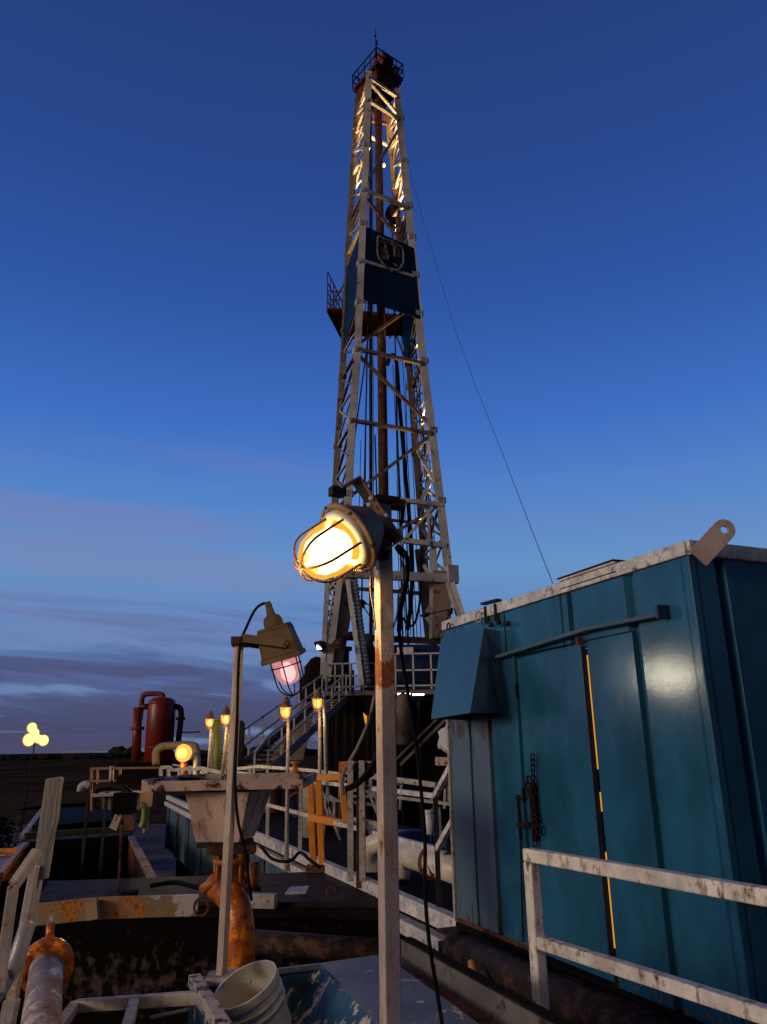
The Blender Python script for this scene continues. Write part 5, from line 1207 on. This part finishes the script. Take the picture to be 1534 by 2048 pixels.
# ================================================================ CABIN (blue container)
def cabin():
    ZT = 1.02; ZB = -1.38; Ls = 3.0; Wd = 2.6
    inn = -WN
    t = thing('blue_cabin', 'teal blue steel cabin with white roof rim and a door', 'cabin', WP(1.5, ZB, -1.3))
    banded('container_grey', 'cabin_grey_stained', [(1.75, .60, .42), (0, .25, .26)], (.022, .016, .012), (.11, .08, .06))
    banded('container_blue', 'cabin_blue_stained', [(-.05, .30, .32)], (.03, .02, .018), (.07, .05, .04))
    def slab(s0, s1, z0, z1, o0, o1, nm, mat, bev=0, par=None, z0b=None, z1b=None):
        z0b = z0 if z0b is None else z0b; z1b = z1 if z1b is None else z1b
        q0 = [WP(s0, z0, o0), WP(s1, z0b, o0), WP(s1, z0b, o1), WP(s0, z0, o1)]; q1 = [WP(s0, z1, o0), WP(s1, z1b, o0), WP(s1, z1b, o1), WP(s0, z1, o1)]
        return MB().hexa(q0, q1).build(nm, mat, par or t, bev)
    S = lambda u, v: onw(u, v)[0]
    s_gap0 = S(1172, 1400); s_gap1 = S(1165, 1400)
    sdoorR = S(1190, 1500)
    # back sheet at recess depth, with the open slit beside the door left out
    a = .045
    segs = []
    g0, g1 = .985, 1.012     # slit (near side, far side)
    sheet = MB()
    for s0, s1 in ((0, .985), (1.08, Ls)):
        sheet.hexa([WP(s0, ZB, -a), WP(s1, ZB, -a), WP(s1, ZB, -a-.02), WP(s0, ZB, -a-.02)], [WP(s0, ZT, -a), WP(s1, ZT, -a), WP(s1, ZT, -a-.02), WP(s0, ZT, -a-.02)])
    sheet.hexa([WP(.985, .62, -a), WP(1.08, .62, -a), WP(1.08, .62, -a-.02), WP(.985, .62, -a-.02)], [WP(.985, ZT, -a), WP(1.08, ZT, -a), WP(1.08, ZT, -a-.02), WP(.985, ZT, -a-.02)])
    sheet.build('wall', 'container_blue', t)
    def panel(s0, s1, z0, z1, nm='wall_panel', mat='container_blue', o=0, ch=.03):
        # raised field with chamfered long sides
        q0 = [WP(s0, z0, -a+.001), WP(s1, z0, -a+.001), WP(s1, z1, -a+.001), WP(s0, z1, -a+.001)]; q1 = [WP(s0+ch, z0, o), WP(s1-ch, z0, o), WP(s1-ch, z1, o), WP(s0+ch, z1, o)]
        return MB().hexa(q0, q1).build(nm, mat, t, .003)
    panel(0.0, .47, ZB, ZT, ch=.004); slab(.535, .985, ZB, .66, -.044, 0, 'wall_panel', 'container_blue', .003)
    panel(.535, 1.13, .665, ZT-.003); panel(1.23, 2.0, .665, ZT-.003, ch=.02); panel(1.155, 1.225, .665, ZT-.003, ch=.005)
    # door with frame
    door = panel(1.065, 1.87, ZB+.06, .64, 'door', 'container_blue', -.012, .004)
    slab(1.875, 1.90, ZB, .665, -.044, .012, 'door_jamb', 'container_blue', .003)
    slab(1.91, 2.28, ZB, .66, -.044, -.001, 'wall_panel', 'container_blue', .003)
    slab(2.34, 2.62, ZB, .3, -.044, .0, 'wall_panel', 'cabin_grey_stained', .003); slab(2.66, Ls, ZB, .3, -.044, .0, 'wall_panel', 'cabin_grey_stained', .003)
    slab(2.01, Ls, .301, ZT-.002, -.044, -.003, 'wall_panel', 'container_blue', .003)
    slab(1.0655, 1.085, ZB+.06, .64, -.050, -.0125, 'door_edge', 'dark_blue')  # edge is unlit: its shade is put into a darker blue
    # glowing sheet in place of the lamplit room, seen through the slit
    MB().hexa([WP(.90, ZB+.1, -.30), WP(2.4, ZB+.1, -.30), WP(2.4, ZB+.1, -.31), WP(.90, ZB+.1, -.31)], [WP(.90, .62, -.30), WP(2.4, .62, -.30), WP(2.4, .62, -.31), WP(.90, .62, -.31)]).build('glow_sheet', 'yellow_glow', t)
    slab(1.04, 1.2, -.30, -.16, -.10, -.09, 'inner_latch', 'rust'); slab(1.04, 1.2, -.66, -.42, -.10, -.09, 'inner_latch', 'crown_rust')
    for zz_ in (-1.1, -.35, .4):
        MB().cyl(WP(1.872, zz_-.05, .008), WP(1.872, zz_+.05, .008), .011, seg=10).build('hinge', 'chain_rust', t, 0)
    for s_, z0_, z1_ in ((.30, -.9, -.86), (1.45, -.52, -.50), (.75, .1, .105)):
        pass
    banded('container_blue', 'scuffed_blue', [(0, .30, .22), (1.55, .9, .10)], (.03, .028, .03), (.22, .22, .20), scale=38, streak=.8, lo=.76, hi=.79)
    for o_ in [c for c in kids(t) if c.name.split('.')[0] in ('wall_panel', 'door', 'end_panel') and c.data.materials[0] == M['container_blue']]: o_.data.materials[0] = M['scuffed_blue']
    # drip bar over the door
    (sa, za), (sb, zb_) = onw(1005, 1309), onw(1335, 1222); sm, zm = onw(1185, 1252)
    dr = MB()
    for (p, zp), (q, zq) in (((sa, za), (sm, zm)), ((sm, zm), (sb, zb_))): dr.hexa([WP(p, zp-.035, 0), WP(q, zq-.035, 0), WP(q, zq-.035, .07), WP(p, zp-.035, .07)], [WP(p, zp, 0), WP(q, zq, 0), WP(q, zq-.012, .075), WP(p, zp-.012, .075)])
    dr.build('drip_bar', 'container_grey', t, .003)
    slab(sb-.02, sb+.0, zb_-.05, zb_+.03, 0, .09, 'drip_end', 'dark_blue'); MB().box(WP(1.03, .665, .02), (.05, .03, .05), .4).build('rust_patch', 'rust', t)
    # end wall (facing the viewer, right) with deep vertical ribs
    EN = -WD
    def EP(w, z, o=0): p = C1-WN*w+EN*o; return Vector((p.x, p.y, z))
    m = MB().hexa([EP(0, ZB, -.05), EP(Wd, ZB, -.05), EP(Wd, ZB, -.07), EP(0, ZB, -.07)], [EP(0, ZT, -.05), EP(Wd, ZT, -.05), EP(Wd, ZT, -.07), EP(0, ZT, -.07)]); m.build('end_wall', 'container_blue', t)
    w = .0
    for w0, w1 in ((.002, .20), (.26, .78), (.84, 1.4), (1.46, 2.0), (2.06, 2.6)):
        MB().hexa([EP(w0, ZB, -.049), EP(w1, ZB, -.049), EP(w1, ZT, -.049), EP(w0, ZT, -.049)], [EP(w0+(.0 if w0 < .1 else .01), ZB, 0), EP(w1-.01, ZB, 0), EP(w1-.01, ZT, 0), EP(w0+(.0 if w0 < .1 else .01), ZT, 0)]).build('end_panel', 'container_blue', t, .003)
    # far end and back walls, floor and roof
    MB().hexa([WP(Ls, ZB, 0), WP(Ls+.04, ZB, 0), WP(Ls+.04, ZB, -Wd), WP(Ls, ZB, -Wd)], [WP(Ls, ZT, 0), WP(Ls+.04, ZT, 0), WP(Ls+.04, ZT, -Wd), WP(Ls, ZT, -Wd)]).build('end_wall', 'container_blue', t)
    MB().hexa([WP(0, ZB, -Wd), WP(Ls, ZB, -Wd), WP(Ls, ZB, -Wd-.04), WP(0, ZB, -Wd-.04)], [WP(0, ZT, -Wd), WP(Ls, ZT, -Wd), WP(Ls, ZT, -Wd-.04), WP(0, ZT, -Wd-.04)]).build('back_wall', 'container_blue', t)
    MB().hexa([WP(.02, ZT+.02, -.06), WP(Ls, ZT+.02, -.06), WP(Ls, ZT+.02, -Wd), WP(.02, ZT+.02, -Wd)], [WP(.02, ZT+.05, -.06), WP(Ls, ZT+.05, -.06), WP(Ls, ZT+.05, -Wd), WP(.02, ZT+.05, -Wd)]).build('roof', 'trim_white', t)
    slab(-.0, Ls, ZB-.13, ZB-.002, .02, -.12, 'skid_beam', 'black_dirty', .004)
    # white roof rim
    slab(-.0, Ls+.05, ZT+.002, ZT+.085, .02, -.05, 'roof_rim', 'trim_white', .006)
    MB().hexa([EP(-.0, ZT+.001, .022), EP(Wd, ZT+.001, .022), EP(Wd, ZT+.001, -.05), EP(-.0, ZT+.001, -.05)], [EP(0, ZT+.09, .022), EP(Wd, ZT+.09, .022), EP(Wd, ZT+.09, -.05), EP(0, ZT+.09, -.05)]).build('roof_rim', 'trim_white', t, .006)
    s0, _ = onw(1125, 1170); s1, _ = onw(1236, 1140)
    v = slab(s1, s0, ZT+.087, ZT+.102, .03, -.3, 'roof_vent', 'trim_white', .004); slab(s1-.01, s0+.01, ZT+.103, ZT+.112, .04, -.3, 'vent_cap', 'dark_steel', .002, None); slab(s1, s0, ZT+.03, ZT+.036, .021, .024, 'vent_seam', 'dark_steel')
    # lifting lug at the near corner
    d_ = 3.9
    c = at(1452, 1055, 4.13); p1, p2, p3, p4 = at(1380, 1100, 4.13), at(1416, 1146, 4.13), at(1471, 1070, 4.13), at(1432, 1044, 4.13)
    xa = (p4-p1).normalized(); ya = (p2-p1).normalized()
    ya = (ya-xa*ya.dot(xa)).normalized(); L_ = (p4-p1).length; r = .062
    lug = MB(); ring = [p1, p1+ya*2*r]
    cc = p1+xa*L_+ya*r
    for k in range(13): q = -math.pi/2+math.pi*k/12; ring.append(cc+xa*(r*math.cos(q))-ya*(r*math.sin(q))*1)
    # outline with a hole: build as strip between outline and hole
    nrm = xa.cross(ya).normalized(); hr = .022; outer = []
    for k in range(32):
        q = 2*math.pi*k/32; dx, dy = math.cos(q), math.sin(q)
        if dx >= 0: outer.append(cc+xa*(r*dx)+ya*(r*dy))
        else:
            tt = min(r/abs(dy) if abs(dy) > 1e-6 else 1e9, L_/abs(dx)); outer.append(cc+xa*(dx*tt)+ya*(dy*tt))
    inner = [cc+xa*(hr*math.cos(2*math.pi*k/32))+ya*(hr*math.sin(2*math.pi*k/32)) for k in range(32)]
    # add true corners
    O2, I2 = [], []
    for k in range(32):
        O2.append(outer[k]); I2.append(inner[k])
        nx = outer[(k+1) % 32]
        for cn in (p1, p1+ya*2*r):
            dA, dB = (outer[k]-cc), (nx-cc); dc = cn-cc
            f = lambda w: math.atan2(w.dot(ya), w.dot(xa)) % (2*math.pi)
            if f(dA) < f(dc) < f(dB): O2.append(cn); I2.append((inner[k]+inner[(k+1) % 32])/2)
    n = len(O2); off = nrm*.022; V = O2+I2+[p+off for p in O2]+[p+off for p in I2]; Fc = []
    for k in range(n):
        j = (k+1) % n; Fc += [(k, j, n+j, n+k), (2*n+k, 3*n+k, 3*n+j, 2*n+j), (k, 2*n+k, 2*n+j, j), (n+k, n+j, 3*n+j, 3*n+k)]
    lug.add(V, Fc); paint('lug_pink', (.45, .36, .34), .5, 0, .12, (.12, .06, .04), scale=12, speck=.4)
    lug.build('lifting_lug', 'lug_pink', t, .003)
    # hood over the vent at the far end
    Q = lambda u, v, o: WP(onw(u, v, o)[0], onw(u, v, o)[1], o)
    f0, f1 = Q(882, 1277, .14), Q(968, 1256, .14); f2, f3 = Q(940, 1425, .42), Q(862, 1438, .42)
    g0_, g1_ = Q(905, 1277, 0), Q(1000, 1262, 0); g2_, g3_ = Q(1003, 1425, 0), Q(925, 1440, 0)
    hood = MB().add([f0, f1, f2, f3, g0_, g1_, g2_, g3_], [(0, 1, 2, 3), (1, 5, 6, 2), (0, 3, 7, 4), (0, 4, 5, 1)])
    ho = hood.build('vent_hood', 'hood_blue', t); sm = ho.modifiers.new('solid', 'SOLIDIFY'); sm.thickness = .012
    # shackles and padeye on the roof rim over the hood
    k = MB(); pe = Q(975, 1215, .0)
    k.box(Q(972, 1230, .02), (.03, .03, .14)); k.box(Q(992, 1225, .02), (.03, .03, .14)); k.beam(Q(966, 1208, .02), Q(998, 1200, .02), .05, .02)
    for (u, v) in ((1000, 1245), (1018, 1248), (985, 1250)): MB().lathe(Q(u, v, .03), WN, [(0, .02), (.03, .02), (.035, .01)], 8).build('bolt', 'dark_steel', t)
    k.build('rim_clamp', 'dark_steel', t)
    for u, v, r_ in ((957, 1234, .045), (897, 1253, .03)):
        c = Q(u, v, .06); MB().tube([c+WD*(r_*math.cos(q*.5236))+Vector((0, 0, r_*math.sin(q*.5236))) for q in range(12)], .007, 8, True).build('shackle_ring', 'old_white' if r_ > .04 else 'dark_steel', t)
    # rust stains on the wall below the hood: thin painted patch following the sheet
    slab(1.92, Ls, ZB-.001, ZB+.03, .001, .005, 'rusty_sill', 'rust')
    # corner post light edge, far end
    slab(Ls-.0, Ls+.03, ZB, .28, .001, .02, 'corner_strip', 'old_white')
    # hinge lock with chain on the door
    lk = MB(); a0, a1 = Q(1065, 1508, .03), Q(1070, 1690, .03)
    n = 17
    for i in range(n):
        p = lerp(a0, a1, i/n); q2 = lerp(a0, a1, (i+1.25)/n); d = (q2-p); sdw = (WD if i % 2 else WN)*.013
        lk.tube([p-sdw, p+d*.2+sdw*-1.1, q2-sdw, q2+sdw, p+d*.2+sdw*1.1, p+sdw], .005, 6, True)
    for i in range(9):
        p = lerp(Q(1056, 1560, .04), Q(1076, 1660, .04), i/8)+WD*random.uniform(-.02, .02); lk.tube([p+WD*(.022*math.cos(q*.785))+Vector((0, 0, .03*math.sin(q*.785)))+WN*(.01*math.sin(q)) for q in range(8)], .0075, 6, True)
    lk.beam(Q(1063, 1565, .02), Q(1069, 1682, .02), .03, .05); lk.build('chain_lock', 'chain_rust', t)
    hs = MB(); hs.cyl(Q(1035, 1590, .02), Q(1041, 1680, .02), .010); hs.beam(Q(1030, 1597, .02), Q(1050, 1595, .02), .012); hs.beam(Q(1035, 1650, .02), Q(1060, 1650, .02), .02, .035); hs.build('latch_rod', 'chain_rust', t)
    ch = MB(); a0, a1 = Q(1041, 1680, .02), Q(1046, 1885, .02); n = 34
    for i in range(n): p = lerp(a0, a1, i/n); ch.box(p, (.014, .006, .034) if i % 2 else (.006, .014, .034))
    ch.build('thin_chain', 'chain_rust', t)
cabin()
def cabin_pipe():
    a, b = WP(2.5, -1.45, .27), WP(-1.2, -1.45, .27)
    t = thing('rusty_pipe', 'thick rusty black pipe lying along the foot of the blue cabin', 'pipe', (a+b)/2-Vector((0, 0, .12)))
    MB().cyl(a, b, .105, .105, 24).build('pipe', 'pipe_rusty', t)
    ax = (b-a).normalized(); MB().lathe(a, ax, [(-.02, .12), (.04, .125), (.05, .105)], 24).build('collar', 'pipe_rusty', t)
    s = thing('cabin_skid', 'dark grimy skid floor under the blue cabin', 'skid', WP(1.5, -1.9, -1.2))
    MB().hexa([WP(-.2, -1.9, .16), WP(3.05, -1.9, .16), WP(3.05, -1.9, -2.6), WP(-.2, -1.9, -2.6)], [WP(-.2, -1.52, .16), WP(3.05, -1.52, .16), WP(3.05, -1.52, -2.6), WP(-.2, -1.52, -2.6)]).build('floor_frame', 'deck_plate', s)
    MB().hexa([WP(-.2, -1.44, .021), WP(3.0, -1.44, .021), WP(3.0, -1.44, .19), WP(-.2, -1.44, .19)], [WP(-.2, -1.415, .021), WP(3.0, -1.415, .021), WP(3.0, -1.415, .19), WP(-.2, -1.415, .19)]).build('ledge', 'pipe_rusty', s)
    for k in (.1, 1.5, 2.9):
        for o in (.2, -2.4): MB().beam(WP(k, -1.75, o), WP(k, GZ, o), .16).build('leg', 'black_dirty', s)
    p = at(948, 1940, 5.6); f = thing('yellow_pipe_stub', 'small yellow pipe stub under the rusty pipe', 'pipe', p)
    MB().cyl(at(944, 1925, 5.8), at(954, 1985, 5.6), .03).build('stub', 'gate_orange', f)  # stub in the orange gate paint
cabin_pipe()
def sack():
    p = at(903, 1500, 8.2); t = thing('plastic_sack', 'crumpled white plastic sack behind the left edge of the cabin', 'sack', p)
    bm = bmesh.new(); bmesh.ops.create_icosphere(bm, subdivisions=3, radius=.13)
    for v in bm.verts:
        n = v.co.normalized(); v.co = Vector((n.x*.14, n.y*.11, n.z*.15+(.03*n.x)))*(1+.12*math.sin(9*n.x+4*n.z)+.09*math.sin(13*n.z+5*n.y))
    m = MB(); m.add([v.co+p+Vector((0, 0, .12)) for v in bm.verts], [tuple(v.index for v in f.verts) for f in bm.faces], True); bm.free(); m.build('sack', 'plastic_sheet', t)
    q = thing('wooden_sill', 'short reddish plank under the plastic sack', 'plank', p-Vector((0, 0, .1)))
    MB().beam(at(872, 1522, 8.2), at(935, 1524, 8.2), .25, .08).build('plank', 'hopper_rim', q)
sack()
# ================================================================ FOREGROUND RAIL at right
def front_rail():
    Y = 3.55; c = at(1062, 1710, Y); zt = c.z
    r = atz(1534, 1793, zt); d = (r-c); d.z = 0; d.normalize(); e = c+d*2.6
    t = thing('front_railing', 'weathered white square-tube handrail in front of the blue cabin', 'railing', Vector((c.x, c.y, DZ)))
    w = .052
    MB().beam(c-d*w/2, e, w, w).build('top_rail', 'rail_white', t, .006)
    m0 = at(1078, 1882, Y); zm = m0.z; a = Vector((c.x, c.y, zm))
    MB().beam(a+d*w/2, Vector((e.x, e.y, zm)), w*.92, w*.92).build('mid_rail', 'rail_white', t, .006)
    MB().beam(c-Vector((0, 0, w/2+.001)), Vector((c.x, c.y, DZ-.3)), w, w, d).build('post', 'rail_white', t, .006)
    MB().beam(e-Vector((0, 0, 0)), Vector((e.x, e.y, DZ-.3)), w, w, d).build('post', 'rail_white', t, .006)
front_rail()
# ================================================================ NEAR LEFT: leaning board, stair rails, flanged pipe, low frame
def near_left():
    Y = 2.3
    a, b = at(104, 1556, Y), at(2, 2075, Y)
    t = thing('leaning_board', 'weathered grey upright board rising in the lower left corner', 'board', b)
    x = (Rt*1.0).normalized(); 
    p = [at(88, 1557, Y), at(122, 1553, Y), at(98, 1700, Y), at(85, 1755, Y), at(66, 1706, Y)]
    m = MB(); m.prism([at(90, 1558, Y), at(121, 1553, Y), at(112, 1640, Y), at(97, 1700, Y), at(90, 1760, Y), at(78, 1750, Y), at(68, 1706, Y), at(78, 1640, Y)], (.0, .025, 0)); m.build('board', 'wood', t, .004)
    m = MB().beam(at(117, 1556, Y+.03), at(86, 1758, Y+.03), .012, .05, Vector((0, 1, 0))); m.build('flange', 'old_white', t)
    # its post, lower half
    MB().beam(at(72, 1730, Y), at(34, 1940, Y), .026, .026).build('post', 'old_white', t, .004); MB().beam(at(82, 1720, Y+.06), at(58, 1850, Y+.06), .02, .04).build('post', 'old_white', t, .004)
    t = thing('stair_rail', 'pale angled handrail bending down out of the lower left corner', 'handrail', at(0, 1980, 2.2))
    m = MB().beam(at(75, 1702, Y-.05), at(27, 1772, Y-.12), .024, .026); m.beam(at(27, 1772, Y-.12), at(-4, 1990, Y-.2), .027, .027); m.build('rail', 'old_white', t, .004)
    t = thing('curved_rail', 'worn silver curved handrail tube at the left edge', 'handrail', at(0, 2030, 2.1))
    paint('silver', (.36, .37, .38), .35, .3, .2, (.08, .05, .04), scale=16, speck=.5)
    MB().tube(curve([at(57, 1845, Y-.02), at(46, 1878, Y-.04), at(30, 1925, Y-.06), at(8, 1965, Y-.08), at(-15, 2000, Y-.1)], 6), .021, 12).build('rail', 'silver', t)
    t = thing('thin_post', 'thin yellow and white post beside the flanged pipe', 'post', at(15, 2060, 2.4))
    m = MB().beam(at(50, 1860, 2.4), at(22, 2010, 2.4), .026, .026); m.build('post', 'yellow_white', t); MB().beam(at(24, 2000, 2.38), at(8, 2080, 2.38), .034, .034).build('socket', 'old_white', t)
    # flanged pipe
    c = at(93, 1932, 3.7); e = at(78, 2090, 2.95); ax = (e-c).normalized()
    t = thing('flanged_pipe', 'stained white pipe with a rusty orange flange at its far end', 'pipe', e)
    MB().cyl(c, e+ax*.4, .068, .068, 28).build('pipe', 'pipe_yw', t)
    fl = MB().lathe(c, ax, [(-.05, .07), (-.05, .100), (-.012, .103), (-.01, .112), (.02, .112), (.03, .078)], 32)
    for k in range(8):
        q = k*math.pi/4+.3; x = ax.orthogonal().normalized(); y = ax.cross(x); fl.lathe(c+(x*math.cos(q)+y*math.sin(q))*.092, ax, [(-.06, .012), (.04, .012)], 6)
    fo = fl.build('flange', 'orange', t); MB().cyl(c+Vector((.0, .0, .08)), c+Vector((0, .0, .17)), .022, .016).build('nipple', 'orange', t)
    # low white frame at the bottom
    Y = 3.5; t = thing('low_frame', 'low white square-tube frame on the deck left of the blue box', 'frame', at(250, 2048, Y)-Vector((0, 0, .3)))
    for (p, q, w) in (((150, 2012, 3.7), (400, 1995, 3.45), .045), ((150, 2012, 3.7), (100, 2080, 3.2), .04), ((268, 2006, 3.55), (248, 2080, 3.1), .04), ((300, 2035, 3.6), (420, 2010, 3.6), .012), ((400, 1995, 3.44), (470, 2090, 3.0), .04)):
        MB().beam(at(*p), at(*q), w).build('bar', 'old_white', t, .004)
paint('pipe_yw', (.62, .59, .55), .5, 0, .30, (.34, .17, .03), under=(.30, .24, .18), scale=7, speck=.6, bump=.3)
near_left()
# work light on a pole out of frame to the left: its reflection shines on the cabin wall
def yard_light():
    s, z = onw(1340, 1350); dC = C1.dot(-WN)*1.0; hit = WP(s, z); d = hit.normalized(); r = d-WN*2*d.dot(WN)
    p = hit+r*16.5
    t = thing('yard_floodlight', 'tall pole with one round work light standing left of the tanks', 'light pole', (p.x, p.y, GZ))
    MB().cyl((p.x-.1, p.y+.25, GZ), (p.x-.1, p.y+.25, p.z+.4), .08, .06, 10).build('pole', 'dark_steel', t)
    dn = (hit-p).normalized()
    h = MB().lathe(p-dn*.3, dn, [(0, .1), (.1, .34), (.28, .42)], 20).build('housing', 'dark_steel', t)
    MB().lathe(p-dn*.04, dn, [(0, .16), (.01, .15)], 20).build('lens', 'flood', h)
    point_light(t, p+dn*.12, 190, (1, .90, .66), .16, 'SPOT', dn, 1.9)
    print('yard light', p)
yard_light()
# muddy drum / extras in the dark between
print('objects', len(bpy.data.objects))
